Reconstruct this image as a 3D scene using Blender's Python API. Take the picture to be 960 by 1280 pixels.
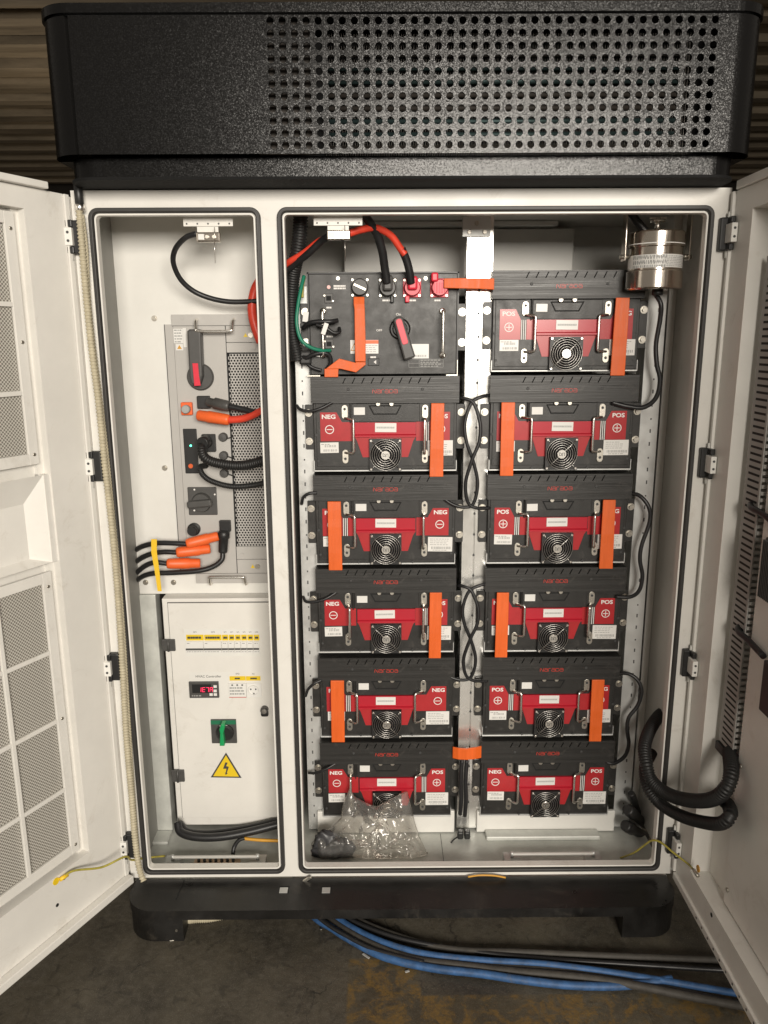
import bpy, bmesh, math, random
from mathutils import Vector, Matrix, noise
PI = math.pi
for o in list(bpy.data.objects): bpy.data.objects.remove(o)
scene = bpy.context.scene
C = scene.collection

# ------------------------------------------------------------------ camera
FPX, PITCH, ROLL, YAW = 965.0, .2224, -.0051, .004
CAM = Vector((-.045, -1.63, 1.355))
cp, sp, cy, sy = math.cos(PITCH), math.sin(PITCH), math.cos(YAW), math.sin(YAW)
right0 = Vector((cy, -sy, 0)); fwd0 = Vector((sy, cy, 0))
FWD = fwd0 * cp + Vector((0, 0, -sp)); down0 = -(Vector((0, 0, 1)) * cp + fwd0 * sp)
cr, sr = math.cos(ROLL), math.sin(ROLL)
RIGHT = cr * right0 - sr * down0; DOWN = sr * right0 + cr * down0
cd = bpy.data.cameras.new('camera'); cam = bpy.data.objects.new('camera', cd); C.objects.link(cam)
cd.sensor_fit = 'VERTICAL'; cd.sensor_height = 36; cd.lens = FPX / 1280 * 36
cd.clip_start = .02; cd.clip_end = 200
m = Matrix.Identity(4)
for i in range(3):
    m[i][0] = RIGHT[i]; m[i][1] = -DOWN[i]; m[i][2] = -FWD[i]; m[i][3] = CAM[i]
cam.matrix_world = m
scene.camera = cam

# ------------------------------------------------------------------ light of the workshop
w = bpy.data.worlds.new('World'); scene.world = w; w.use_nodes = True
bg = w.node_tree.nodes['Background']; bg.inputs[0].default_value = (1.0, .90, .77, 1); bg.inputs[1].default_value = .25
def area(name, loc, target, sx, sz, power, col):
    l = bpy.data.lights.new(name, 'AREA'); l.shape = 'RECTANGLE'; l.size = sx; l.size_y = sz
    l.energy = power; l.color = col
    o = bpy.data.objects.new(name, l); C.objects.link(o); o.location = loc
    o.rotation_euler = (Vector(target) - Vector(loc)).to_track_quat('-Z', 'Y').to_euler()
    return o
area('workshop_lamp', (.95, -5.4, 2.3), (0, 0, 1.2), 2.5, 1.3, 378, (1.0, .93, .83))
fill_ = bpy.data.lights.new('roof_fill_light', 'POINT'); fill_.energy = 75; fill_.color = (1.0, .85, .66); fill_.shadow_soft_size = .15  # added point light, hidden from view, to brighten the roof behind
fill_o = bpy.data.objects.new('roof_fill_light', fill_); C.objects.link(fill_o); fill_o.location = (-4.6, 9.5, 2.4)
vs = scene.view_settings
vs.view_transform = 'Standard'; vs.look = 'None'; vs.exposure = 0; vs.gamma = 1

# ------------------------------------------------------------------ measuring helpers
def ray(u, v): return RIGHT * ((u - 480) / FPX) + DOWN * ((v - 640) / FPX) + FWD
def U(u, v, Y):
    d = ray(u, v); return CAM + d * ((Y - CAM.y) / d.y)
def UZ(u, v, z):
    d = ray(u, v); return CAM + d * ((z - CAM.z) / d.z)
def rect(u0, v0, u1, v1, Y):
    vm, um = (v0 + v1) / 2, (u0 + u1) / 2
    return U(u0, vm, Y).x, U(u1, vm, Y).x, U(um, v1, Y).z, U(um, v0, Y).z     # x0 x1 z0 z1

# ------------------------------------------------------------------ materials
MAT = {}
def mat(name, col, rough=.5, metal=0, bump=0, bscale=200, var=.0, vscale=8, rvar=0, spec=.5, coat=0, emit=None, stretch=None, bdist=.001, scuff=None):
    if name in MAT: return MAT[name]
    M = bpy.data.materials.new(name); M.use_nodes = True; nt = M.node_tree; N = nt.nodes; L = nt.links
    b = N['Principled BSDF']
    b.inputs['Base Color'].default_value = (*col, 1); b.inputs['Roughness'].default_value = rough
    b.inputs['Metallic'].default_value = metal; b.inputs['Specular IOR Level'].default_value = spec
    b.inputs['Coat Weight'].default_value = coat; b.inputs['Coat Roughness'].default_value = .15
    if emit:
        b.inputs['Emission Color'].default_value = (*emit[0], 1); b.inputs['Emission Strength'].default_value = emit[1]
    tc = N.new('ShaderNodeTexCoord'); src = tc.outputs['Object']
    if stretch:
        mp = N.new('ShaderNodeMapping'); mp.inputs['Scale'].default_value = stretch; L.new(src, mp.inputs[0]); src = mp.outputs[0]
    if var or rvar:
        n = N.new('ShaderNodeTexNoise'); n.inputs['Scale'].default_value = vscale; n.inputs['Detail'].default_value = 6; n.inputs['Roughness'].default_value = .65
        L.new(src, n.inputs['Vector'])
        if var:
            r = N.new('ShaderNodeMapRange'); r.inputs[1].default_value = .3; r.inputs[2].default_value = .7
            r.inputs[3].default_value = 1 - var; r.inputs[4].default_value = 1 + var * .6; L.new(n.outputs[0], r.inputs[0])
            mx = N.new('ShaderNodeMix'); mx.data_type = 'RGBA'; mx.blend_type = 'MULTIPLY'; mx.inputs[0].default_value = 1
            mx.inputs[6].default_value = (*col, 1); L.new(r.outputs[0], mx.inputs[7]); L.new(mx.outputs[2], b.inputs['Base Color'])
        if rvar:
            r = N.new('ShaderNodeMapRange'); r.inputs[1].default_value = .3; r.inputs[2].default_value = .7
            r.inputs[3].default_value = max(.03, rough - rvar); r.inputs[4].default_value = min(1, rough + rvar); L.new(n.outputs[0], r.inputs[0]); L.new(r.outputs[0], b.inputs['Roughness'])
    if scuff:
        # sparse smudges and rubbed marks: (colour, amount, scale)
        n = N.new('ShaderNodeTexNoise'); n.inputs['Scale'].default_value = scuff[2]; n.inputs['Detail'].default_value = 9; n.inputs['Roughness'].default_value = .75; n.inputs['Distortion'].default_value = .8
        L.new(tc.outputs['Object'], n.inputs['Vector'])
        r = N.new('ShaderNodeMapRange'); r.inputs[1].default_value = .56; r.inputs[2].default_value = .74; r.inputs[3].default_value = 0; r.inputs[4].default_value = scuff[1]; L.new(n.outputs[0], r.inputs[0])
        m2 = N.new('ShaderNodeMix'); m2.data_type = 'RGBA'; L.new(r.outputs[0], m2.inputs[0]); m2.inputs[7].default_value = (*scuff[0], 1)
        lk_ = b.inputs['Base Color'].links
        if lk_: L.new(lk_[0].from_socket, m2.inputs[6])
        else: m2.inputs[6].default_value = (*col, 1)
        L.new(m2.outputs[2], b.inputs['Base Color'])
    if bump:
        n = N.new('ShaderNodeTexNoise'); n.inputs['Scale'].default_value = bscale; n.inputs['Detail'].default_value = 3
        L.new(src, n.inputs['Vector'])
        bn = N.new('ShaderNodeBump'); bn.inputs['Strength'].default_value = bump; bn.inputs['Distance'].default_value = bdist
        L.new(n.outputs[0], bn.inputs['Height']); L.new(bn.outputs[0], b.inputs['Normal'])
    MAT[name] = M; return M

CREAM = mat('cream_powder_coat', (.75, .73, .685), .42, bump=.12, bscale=420, var=.06, vscale=7, rvar=.1, scuff=((.38, .33, .25), .35, 11))
WHITE = mat('white_sheet', (.75, .74, .70), .45, var=.05, vscale=9, rvar=.06)
GALV = mat('galvanised_steel', (.60, .605, .59), .42, .45, bump=.05, bscale=60, var=.08, vscale=22, rvar=.1)
ZINC = mat('zinc_floor_sheet', (.60, .61, .57), .45, .15, bump=.06, bscale=80, var=.22, vscale=14, rvar=.12)
BRIGHT = mat('bright_zinc_rail', (.86, .85, .82), .24, .85, bump=.05, bscale=50, var=.06, vscale=16, rvar=.06)
STEEL = mat('polished_stainless', (.66, .60, .53), .16, 1, bump=.03, bscale=300, stretch=(1, 1, .05), var=.12, vscale=60)
CHROME = mat('chromed_wire', (.85, .82, .77), .27, 1)
GWIRE = mat('guard_wire', (.46, .445, .42), .3, 1)
BOLT = mat('zinc_bolt', (.56, .53, .47), .38, 1, var=.25, vscale=300)
RUBBER = mat('black_rubber_seal', (.035, .033, .031), .5, var=.15, vscale=60)
BLACK = mat('black_plastic', (.018, .018, .018), .42, var=.2, vscale=90)
DARK = mat('dark_void', (.008, .008, .008), .8)
MODB = mat('black_painted_module', (.023, .022, .0205), .42, bump=.25, bscale=700, var=.12, vscale=30, rvar=.09, scuff=((.12, .11, .1), .35, 24))
BARM = mat('brushed_black_bar', (.024, .023, .0215), .4, scuff=((.11, .1, .09), .4, 30), bump=.3, bscale=90, stretch=(.12, 1, 9), var=.25, vscale=24, rvar=.1)
CABLE = mat('black_cable', (.016, .016, .017), .4, var=.2, vscale=120)
CONDUIT = mat('black_corrugated_conduit', (.012, .012, .012), .5)
REDC = mat('red_cable', (.72, .06, .03), .4, var=.1, vscale=100)
ORANGE = mat('orange_sleeve', (.76, .125, .014), .48, bump=.4, bscale=500, stretch=(3, 1, .25), var=.12, vscale=40, rvar=.1)
ORPLUG = mat('orange_plug', (.85, .14, .03), .45, var=.08, vscale=200)
REDS = mat('red_sticker', (.43, .022, .027), .32, var=.08, vscale=40, coat=.3)
REDT = mat('red_plastic_trim', (.46, .014, .03), .3, coat=.25)
REDK = mat('red_knob', (.72, .03, .06), .38, var=.08, vscale=120)
LABEL = mat('white_label', (.76, .75, .72), .35)
INK = mat('dark_print', (.05, .05, .05), .6)
GREYINK = mat('grey_print', (.34, .34, .33), .6)
WHITEINK = mat('white_print', (.8, .78, .75), .5)
REDINK = mat('red_print', (.5, .05, .04), .5)
LOGO = mat('red_logo', (.62, .05, .03), .4)
YEL = mat('yellow_label', (.78, .55, .02), .4)
YTIE = mat('yellow_tie', (.85, .55, .03), .42)
PCSG = mat('grey_painted_metal', (.47, .455, .43), .42, bump=.1, bscale=500, var=.05, vscale=10)
PCSD = mat('dark_grey_plastic', (.07, .068, .065), .45, var=.1, vscale=80)
GREEN = mat('green_plastic', (.01, .32, .1), .35)
GREENW = mat('green_wire', (.015, .2, .12), .4)
YGW = mat('yellow_green_wire', (.42, .36, .06), .42, var=.3, vscale=70)
AMBER = mat('amber_wire', (.6, .3, .03), .45)
BEIGE = mat('beige_flexible_hose', (.47, .42, .30), .5, var=.2, vscale=40)
BRASS = mat('brass', (.75, .5, .22), .3, 1)
COPPER = mat('tinned_copper', (.8, .58, .4), .35, .9, var=.2, vscale=80)
BLUE = mat('dusty_blue_cable', (.03, .092, .225), .6, bump=.2, bscale=120, var=.45, vscale=45, scuff=((.11, .1, .08), .7, 26))
DUSTY = mat('dusty_grey_cable', (.05, .045, .038), .7, var=.4, vscale=40)
PLINTH = mat('worn_black_plinth', (.009, .0083, .0075), .4, scuff=((.07, .06, .048), .55, 9), bump=.15, bscale=300, var=.5, vscale=9, rvar=.18)
DUCT = mat('grey_duct_plastic', (.34, .33, .31), .5)
LEDG = mat('green_lamp', (.02, .5, .25), .4, emit=((.1, 1, .55), 5))
LEDR = mat('red_digits', (.3, .01, .03), .4, emit=((1, .04, .12), 1.6))
LEDO = mat('orange_indicator', (.7, .12, .03), .4)
FIN = mat('teal_coil_tube', (.06, .10, .10), .45, .5)

def hood_mat():
    M = bpy.data.materials.new('textured_black_powder_coat'); M.use_nodes = True; N = M.node_tree.nodes; L = M.node_tree.links
    b = N['Principled BSDF']; b.inputs['Base Color'].default_value = (.003, .0028, .0028, 1)
    b.inputs['Roughness'].default_value = .25; b.inputs['Specular IOR Level'].default_value = .3
    tc = N.new('ShaderNodeTexCoord'); ge = N.new('ShaderNodeNewGeometry')
    v = N.new('ShaderNodeTexVoronoi'); v.inputs['Scale'].default_value = 700; L.new(tc.outputs['Object'], v.inputs['Vector'])
    def vm(op, a, c):
        q = N.new('ShaderNodeVectorMath'); q.operation = op
        for k, z in enumerate((a, c)):
            if z is None: continue
            if isinstance(z, tuple): q.inputs[k].default_value = z
            else: L.new(z, q.inputs[k])
        return q.outputs[0]
    tilt = vm('MULTIPLY', vm('SUBTRACT', v.outputs['Color'], (.5, .5, .5)), (.13, .13, .13))
    L.new(vm('NORMALIZE', vm('ADD', ge.outputs['Normal'], tilt), None), b.inputs['Normal'])
    return M
HOOD = hood_mat()

def mesh_mat(name, c0, c1, scale):
    """fine woven or punched sheet, too fine to pick apart"""
    M = bpy.data.materials.new(name); M.use_nodes = True; N = M.node_tree.nodes; L = M.node_tree.links
    b = N['Principled BSDF']; b.inputs['Roughness'].default_value = .5
    tc = N.new('ShaderNodeTexCoord'); mp = N.new('ShaderNodeMapping'); L.new(tc.outputs['UV'], mp.inputs[0])
    mp.inputs['Rotation'].default_value = (0, 0, PI / 4); mp.inputs['Scale'].default_value = (scale, scale, scale)
    v = N.new('ShaderNodeTexVoronoi'); v.inputs['Scale'].default_value = 1; v.inputs['Randomness'].default_value = 0
    L.new(mp.outputs[0], v.inputs['Vector'])
    r = N.new('ShaderNodeMapRange'); r.inputs[1].default_value = .33; r.inputs[2].default_value = .45; L.new(v.outputs['Distance'], r.inputs[0])
    mx = N.new('ShaderNodeMix'); mx.data_type = 'RGBA'; L.new(r.outputs[0], mx.inputs[0])
    mx.inputs[6].default_value = (*c0, 1); mx.inputs[7].default_value = (*c1, 1); L.new(mx.outputs[2], b.inputs['Base Color'])
    bn = N.new('ShaderNodeBump'); bn.inputs['Strength'].default_value = .6; bn.inputs['Distance'].default_value = .001
    L.new(r.outputs[0], bn.inputs['Height']); L.new(bn.outputs[0], b.inputs['Normal'])
    return M
FILTER = mesh_mat('punched_filter_sheet', (.19, .175, .15), (.56, .54, .49), 190)

def film_mat():
    M = bpy.data.materials.new('clear_plastic_film'); M.use_nodes = True; N = M.node_tree.nodes; L = M.node_tree.links
    for x in list(N):
        if x.type == 'BSDF_PRINCIPLED': N.remove(x)
    out = [x for x in N if x.type == 'OUTPUT_MATERIAL'][0]
    tr = N.new('ShaderNodeBsdfTransparent'); tr.inputs[0].default_value = (.93, .92, .9, 1)
    gl = N.new('ShaderNodeBsdfGlossy'); gl.inputs['Roughness'].default_value = .17; gl.inputs[0].default_value = (.95, .93, .9, 1)
    df = N.new('ShaderNodeBsdfDiffuse'); df.inputs[0].default_value = (.8, .79, .76, 1)
    fr = N.new('ShaderNodeLayerWeight'); fr.inputs[0].default_value = .35
    tc = N.new('ShaderNodeTexCoord'); n = N.new('ShaderNodeTexNoise'); n.inputs['Scale'].default_value = 55; n.inputs['Detail'].default_value = 4; n.inputs['Distortion'].default_value = 1.5
    L.new(tc.outputs['Object'], n.inputs['Vector'])
    bn = N.new('ShaderNodeBump'); bn.inputs['Strength'].default_value = .07; bn.inputs['Distance'].default_value = .003
    L.new(n.outputs[0], bn.inputs['Height'])
    for x in (gl, fr): L.new(bn.outputs[0], x.inputs['Normal'])
    m1 = N.new('ShaderNodeMixShader'); m1.inputs[0].default_value = .09; L.new(tr.outputs[0], m1.inputs[1]); L.new(df.outputs[0], m1.inputs[2])
    r = N.new('ShaderNodeMapRange'); r.inputs[3].default_value = .04; r.inputs[4].default_value = .7; L.new(fr.outputs['Fresnel'], r.inputs[0])
    m2 = N.new('ShaderNodeMixShader'); L.new(r.outputs[0], m2.inputs[0]); L.new(m1.outputs[0], m2.inputs[1]); L.new(gl.outputs[0], m2.inputs[2])
    L.new(m2.outputs[0], out.inputs[0])
    return M
FILM = film_mat()

def floor_mat():
    M = bpy.data.materials.new('oily_concrete'); M.use_nodes = True; N = M.node_tree.nodes; L = M.node_tree.links
    b = N['Principled BSDF']; tc = N.new('ShaderNodeTexCoord'); P = tc.outputs['Object']
    def nz(s, d=8, r=.6, dist=0):
        n = N.new('ShaderNodeTexNoise'); n.inputs['Scale'].default_value = s; n.inputs['Detail'].default_value = d
        n.inputs['Roughness'].default_value = r; n.inputs['Distortion'].default_value = dist; L.new(P, n.inputs['Vector']); return n.outputs[0]
    def mr(x, a, bb, c=0, d=1):
        r = N.new('ShaderNodeMapRange'); r.inputs[1].default_value = a; r.inputs[2].default_value = bb; r.inputs[3].default_value = c; r.inputs[4].default_value = d
        L.new(x, r.inputs[0]); return r.outputs[0]
    def mul(a, c):
        q = N.new('ShaderNodeMath'); q.operation = 'MULTIPLY'; L.new(a, q.inputs[0]); L.new(c, q.inputs[1]); return q.outputs[0]
    def mx(a, bb): 
        q = N.new('ShaderNodeMath'); q.operation = 'MAXIMUM'; L.new(a, q.inputs[0]); L.new(bb, q.inputs[1]); return q.outputs[0]
    def mixc(f, a, c):
        q = N.new('ShaderNodeMix'); q.data_type = 'RGBA'; L.new(f, q.inputs[0])
        for i, z in ((6, a), (7, c)):
            if isinstance(z, tuple): q.inputs[i].default_value = (*z, 1)
            else: L.new(z, q.inputs[i])
        return q.outputs[2]
    base = mixc(mr(nz(4.5), .35, .68), (.034, .029, .021), (.10, .086, .062))
    base = mixc(mr(nz(60, 4), .45, .75, 0, .5), base, (.125, .112, .09))
    base = mixc(mr(nz(260, 2), .62, .75, 0, .6), base, (.017, .015, .012))
    base = mixc(mr(nz(2.1, 6, .6, .8), .52, .66, 0, .65), base, (.026, .023, .018))
    base = mixc(mr(nz(420, 2), .60, .66, 0, .75), base, (.15, .135, .11))
    base = mixc(mr(nz(23, 9, .75, 1.2), .55, .62, 0, .5), base, (.016, .014, .011))
    vo = N.new('ShaderNodeTexVoronoi'); vo.feature = 'DISTANCE_TO_EDGE'; vo.inputs['Scale'].default_value = 2.3
    dn = N.new('ShaderNodeTexNoise'); dn.inputs['Scale'].default_value = 9; dn.inputs['Detail'].default_value = 6; L.new(P, dn.inputs['Vector'])
    dv = N.new('ShaderNodeVectorMath'); dv.operation = 'MULTIPLY_ADD'; dv.inputs[1].default_value = (.22, .22, .22); L.new(dn.outputs['Color'], dv.inputs[0]); L.new(P, dv.inputs[2]); L.new(dv.outputs[0], vo.inputs['Vector'])
    base = mixc(mul(mr(vo.outputs['Distance'], .002, .006, .8, 0), mr(nz(3.3), .45, .6)), base, (.012, .011, .009))
    # worn yellow floor paint: a painted lane with its own edges, mostly rubbed off
    sx = N.new('ShaderNodeSeparateXYZ'); L.new(P, sx.inputs[0])
    def box(x0, x1, y0, y1):
        e = .006
        q = mul(mr(sx.outputs[0], x0, x0 + e), mr(sx.outputs[0], x1, x1 + e, 1, 0))
        return mul(mul(q, mr(sx.outputs[1], y0, y0 + e)), mr(sx.outputs[1], y1, y1 + e, 1, 0))
    lane = mx(box(-.125, .03, -.9, -.17), box(-.125, .95, -.9, -.27))
    worn = mr(nz(16, 10, .72, .6), .47, .56)
    base = mixc(mul(lane, mr(nz(9, 5), .3, .7, .1, .35)), base, (.11, .085, .04))
    base = mixc(mul(mul(lane, worn), mr(nz(150, 3), .3, .6, .35, .9)), base, (.17, .102, .026))
    L.new(base, b.inputs['Base Color'])
    L.new(mr(nz(7), .3, .7, .42, .8), b.inputs['Roughness'])
    bn = N.new('ShaderNodeBump'); bn.inputs['Strength'].default_value = .35; bn.inputs['Distance'].default_value = .004
    L.new(nz(70, 6), bn.inputs['Height']); L.new(bn.outputs[0], b.inputs['Normal'])
    return M
FLOOR = floor_mat()
ROOF = mat('weathered_roof_board', (.34, .28, .20), .7, var=.5, vscale=2.2, stretch=(.25, 1.6, 1.6))
ROOFD = mat('dark_roof_steel', (.05, .042, .035), .7)
WALLM = mat('pale_workshop_wall', (.5, .42, .36), .8, var=.1, vscale=2)

# ------------------------------------------------------------------ mesh builder
class B:
    def __init__(s): s.bm = bmesh.new()
    def box(s, x0, x1, y0, y1, z0, z1, bev=0, seg=2):
        x0, x1 = sorted((x0, x1)); y0, y1 = sorted((y0, y1)); z0, z1 = sorted((z0, z1))
        t = bmesh.new()
        vs_ = [t.verts.new((x, y, z)) for x in (x0, x1) for y in (y0, y1) for z in (z0, z1)]
        for f in ((0, 1, 3, 2), (4, 6, 7, 5), (0, 4, 5, 1), (2, 3, 7, 6), (0, 2, 6, 4), (1, 5, 7, 3)): t.faces.new([vs_[i] for i in f])
        if bev: bmesh.ops.bevel(t, geom=t.edges[:], offset=min(bev, .45 * min(x1 - x0, y1 - y0, z1 - z0)), segments=seg, affect='EDGES', profile=.5)
        s.join(t); return s
    def join(s, t, M=None):
        if M is not None: bmesh.ops.transform(t, matrix=M, verts=t.verts[:])
        mp = {v: s.bm.verts.new(v.co) for v in t.verts}
        for f in t.faces:
            try:
                g = s.bm.faces.new([mp[v] for v in f.verts]); g.smooth = f.smooth
            except ValueError: pass
        t.free(); return s
    def prism(s, poly, y0, y1, bev=0):
        """poly in XZ, extruded from y0 (front) to y1"""
        t = bmesh.new(); a = [t.verts.new((x, y0, z)) for x, z in poly]; b = [t.verts.new((x, y1, z)) for x, z in poly]
        n = len(poly); t.faces.new(a); t.faces.new(b[::-1])
        for i in range(n): t.faces.new((a[i], b[i], b[(i + 1) % n], a[(i + 1) % n]))
        bmesh.ops.recalc_face_normals(t, faces=t.faces[:])
        if bev:
            bmesh.ops.bevel(t, geom=[e for e in t.edges if all(abs(v.co.y - y0) < 1e-6 for v in e.verts)], offset=bev, segments=2, affect='EDGES', profile=.5)
        s.join(t); return s
    def cyl(s, p0, p1, r, r1=None, seg=16, cap=True, bev=0):
        p0, p1 = Vector(p0), Vector(p1); d = p1 - p0; q = d.to_track_quat('Z', 'Y'); r1 = r if r1 is None else r1
        prof = [(0, r), (d.length, r1)]
        if bev: prof = [(0, r - bev), (bev, r), (d.length - bev, r1), (d.length, r1 - bev)]
        rings = []
        for h, rr in prof:
            rings.append([s.bm.verts.new(p0 + q @ Vector((rr * math.cos(2 * PI * i / seg), rr * math.sin(2 * PI * i / seg), h))) for i in range(seg)])
        for a, b in zip(rings, rings[1:]):
            for i in range(seg):
                f = s.bm.faces.new((a[i], a[(i + 1) % seg], b[(i + 1) % seg], b[i])); f.smooth = True
        if cap: s.bm.faces.new(rings[0][::-1]); s.bm.faces.new(rings[-1])
        return s
    def lathe(s, c, prof, seg=24, axis='Z'):
        """prof: (r, h) along axis"""
        c = Vector(c)
        def mk(r, h):
            ring = []
            for i in range(seg):
                a = 2 * PI * i / seg; x, y = r * math.cos(a), r * math.sin(a)
                ring.append(s.bm.verts.new(c + (Vector((x, y, h)) if axis == 'Z' else Vector((x, -h, y)))))
            return ring
        first = last = None
        for k in range(len(prof) - 1):
            if k and last is not None:
                d0 = Vector(prof[k]) - Vector(prof[k - 1]); d1 = Vector(prof[k + 1]) - Vector(prof[k])
                a = last if d0.angle(d1, 0) < .5 else mk(*prof[k])
            else: a = mk(*prof[k]); first = a
            b = mk(*prof[k + 1])
            for i in range(seg):
                f = s.bm.faces.new((a[i], a[(i + 1) % seg], b[(i + 1) % seg], b[i])); f.smooth = True
            last = b
        if prof[0][0] > 1e-3: s.bm.faces.new([s.bm.verts.new(v.co) for v in first[::-1]])
        if prof[-1][0] > 1e-3: s.bm.faces.new([s.bm.verts.new(v.co) for v in last])
        return s
    def tube(s, pts, r, seg=8, closed=False, rib=None, cap=True, flat=None):
        """r number or list; rib=(period, depth) makes a corrugated hose"""
        P = [Vector(p) for p in pts]; n = len(P)
        T = []
        for i in range(n):
            if closed: d = P[(i + 1) % n] - P[i - 1]
            else: d = P[min(i + 1, n - 1)] - P[max(i - 1, 0)]
            T.append(d.normalized())
        nrm = T[0].orthogonal().normalized(); rings = []; acc = 0
        for i in range(n):
            nrm = (nrm - T[i] * nrm.dot(T[i])).normalized(); bn = T[i].cross(nrm)
            if i: acc += (P[i] - P[i - 1]).length
            rr = r[i] if isinstance(r, (list, tuple)) else r
            if rib: rr *= 1 - rib[1] * (.5 + .5 * math.cos(2 * PI * acc / rib[0]))
            rings.append([s.bm.verts.new(P[i] + nrm * rr * math.cos(2 * PI * k / seg) + bn * rr * math.sin(2 * PI * k / seg)) for k in range(seg)])
        m_ = n if closed else n - 1
        for i in range(m_):
            a, b = rings[i], rings[(i + 1) % n]
            for k in range(seg):
                f = s.bm.faces.new((a[k], a[(k + 1) % seg], b[(k + 1) % seg], b[k])); f.smooth = True
        if cap and not closed: s.bm.faces.new(rings[0][::-1]); s.bm.faces.new(rings[-1])
        return s
    def torus(s, c, R, r, seg=32, rs=6):
        c = Vector(c); pts = [c + Vector((R * math.cos(2 * PI * i / seg), 0, R * math.sin(2 * PI * i / seg))) for i in range(seg)]
        return s.tube(pts, r, rs, closed=True)
    def sweep_rr(s, x0, x1, z0, z1, r, prof, n=6, smooth=False):
        """sweep profile (inset, y) round a rounded rectangle in XZ; inset goes inward"""
        path = []
        for cx, cz, a0 in ((x1 - r, z1 - r, 0), (x0 + r, z1 - r, 90), (x0 + r, z0 + r, 180), (x1 - r, z0 + r, 270)):
            for k in range(n + 1):
                a = math.radians(a0 + 90 * k / n); path.append((cx, cz, math.cos(a), math.sin(a)))
        rings = [[s.bm.verts.new((cx + (r - i) * ca, y, cz + (r - i) * sa)) for i, y in prof] for cx, cz, ca, sa in path]
        m_ = len(prof); k_ = len(rings)
        for j in range(k_):
            a, b = rings[j], rings[(j + 1) % k_]
            for i in range(m_):
                f = s.bm.faces.new((a[i], b[i], b[(i + 1) % m_], a[(i + 1) % m_])); f.smooth = smooth
        return s
    def quad(s, *p):
        s.bm.faces.new([s.bm.verts.new(x) for x in p]); return s
    def stroke(s, pts, wd, y0, y1):
        """flat polyline stroke in XZ"""
        for (xa, za), (xb, zb) in zip(pts, pts[1:]):
            d = Vector((xb - xa, zb - za)); l = d.length
            if l < 1e-7: continue
            d /= l; nx, nz_ = -d.y * wd / 2, d.x * wd / 2; ex, ez = d.x * wd * .45, d.y * wd * .45
            s.prism([(xa - ex + nx, za - ez + nz_), (xb + ex + nx, zb + ez + nz_), (xb + ex - nx, zb + ez - nz_), (xa - ex - nx, za - ez - nz_)], y0, y1)
        return s
    def xf(s, M): bmesh.ops.transform(s.bm, matrix=M, verts=s.bm.verts[:]); return s
    def mesh(s, name, mtl, recalc=True):
        if recalc: bmesh.ops.recalc_face_normals(s.bm, faces=s.bm.faces[:])
        me = bpy.data.meshes.new(name); s.bm.to_mesh(me); s.bm.free(); me.materials.append(mtl)
        return me
    def part(s, name, mtl, parent, label=None, off=None, recalc=True):
        """vertices were written in world space; parent sits at off"""
        base = off if off is not None else parent.get('_o', None)
        me = s.mesh(name, mtl, recalc)
        o = bpy.data.objects.new(name, me); C.objects.link(o); o.parent = parent
        root = parent
        while root.parent: root = root.parent
        me.transform(Matrix.Translation(-root.location))
        if label: o['label'] = label
        return o
    def top(s, name, mtl, label, cat, group=None, kind=None):
        me = s.mesh(name, mtl)
        xs = [v.co for v in me.vertices]
        c = Vector(((min(v.x for v in xs) + max(v.x for v in xs)) / 2, (min(v.y for v in xs) + max(v.y for v in xs)) / 2, min(v.z for v in xs)))
        me.transform(Matrix.Translation(-c))
        o = bpy.data.objects.new(name, me); o.location = c; C.objects.link(o); tag(o, label, cat, group, kind); return o

def tag(o, label=None, cat=None, group=None, kind=None):
    if label: o['label'] = label
    if cat: o['category'] = cat
    if group: o['group'] = group
    if kind: o['kind'] = kind
    return o
def thing(name, loc, label, cat, group=None):
    o = bpy.data.objects.new(name, None); C.objects.link(o); o.location = loc; o.empty_display_size = .05
    return tag(o, label, cat, group)
MC = {}
def inst(name, key, fn, mtl, parent, loc=(0, 0, 0), rot=(0, 0, 0), label=None):
    """shared mesh in the parent's local space"""
    if key not in MC: MC[key] = fn().mesh(key, mtl)
    o = bpy.data.objects.new(name, MC[key]); C.objects.link(o); o.parent = parent; o.location = loc; o.rotation_euler = rot
    if label: o['label'] = label
    return o
def text_b(txt, size, cx, cz, y, bold=0, sx=1.0, rot=0):
    cu = bpy.data.curves.new('t', 'FONT'); cu.body = txt; cu.size = size; cu.align_x = 'CENTER'; cu.align_y = 'CENTER'; cu.offset = bold; cu.resolution_u = 3
    o = bpy.data.objects.new('t', cu); me = bpy.data.meshes.new_from_object(o)
    b = B(); b.bm.from_mesh(me)
    b.xf(Matrix.Translation((cx, y, cz)) @ Matrix.Rotation(PI / 2, 4, 'X') @ Matrix.Rotation(rot, 4, 'Z') @ Matrix.Diagonal((sx, 1, 1, 1)))
    bpy.data.objects.remove(o); bpy.data.curves.remove(cu); bpy.data.meshes.remove(me)
    return b
def spline(pts, n=10):
    P = [Vector(p) for p in pts]; P = [P[0] * 2 - P[1]] + P + [P[-1] * 2 - P[-2]]; out = []
    for i in range(1, len(P) - 2):
        a, b, c, d = P[i - 1:i + 3]
        for k in range(n):
            t = k / n; out.append(.5 * ((2 * b) + (c - a) * t + (2 * a - 5 * b + 4 * c - d) * t * t + (3 * b - a - 3 * c + d) * t ** 3))
    out.append(P[-2]); return out
def resample(P, step):
    out = [P[0]]; carry = 0
    for a, b in zip(P, P[1:]):
        L = (b - a).length; t = step - carry
        while t <= L: out.append(a + (b - a) * (t / L)); t += step
        carry = L - (t - step)
    return out
def cable_b(pix, r, seg=8, n=10, rib=None, step=None):
    P = spline([U(*p) if not isinstance(p, Vector) else p for p in pix], n)
    b = B()
    if rib: P = resample(P, rib[0] / 4)
    return b.tube(P, r, seg, rib=rib)
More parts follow.
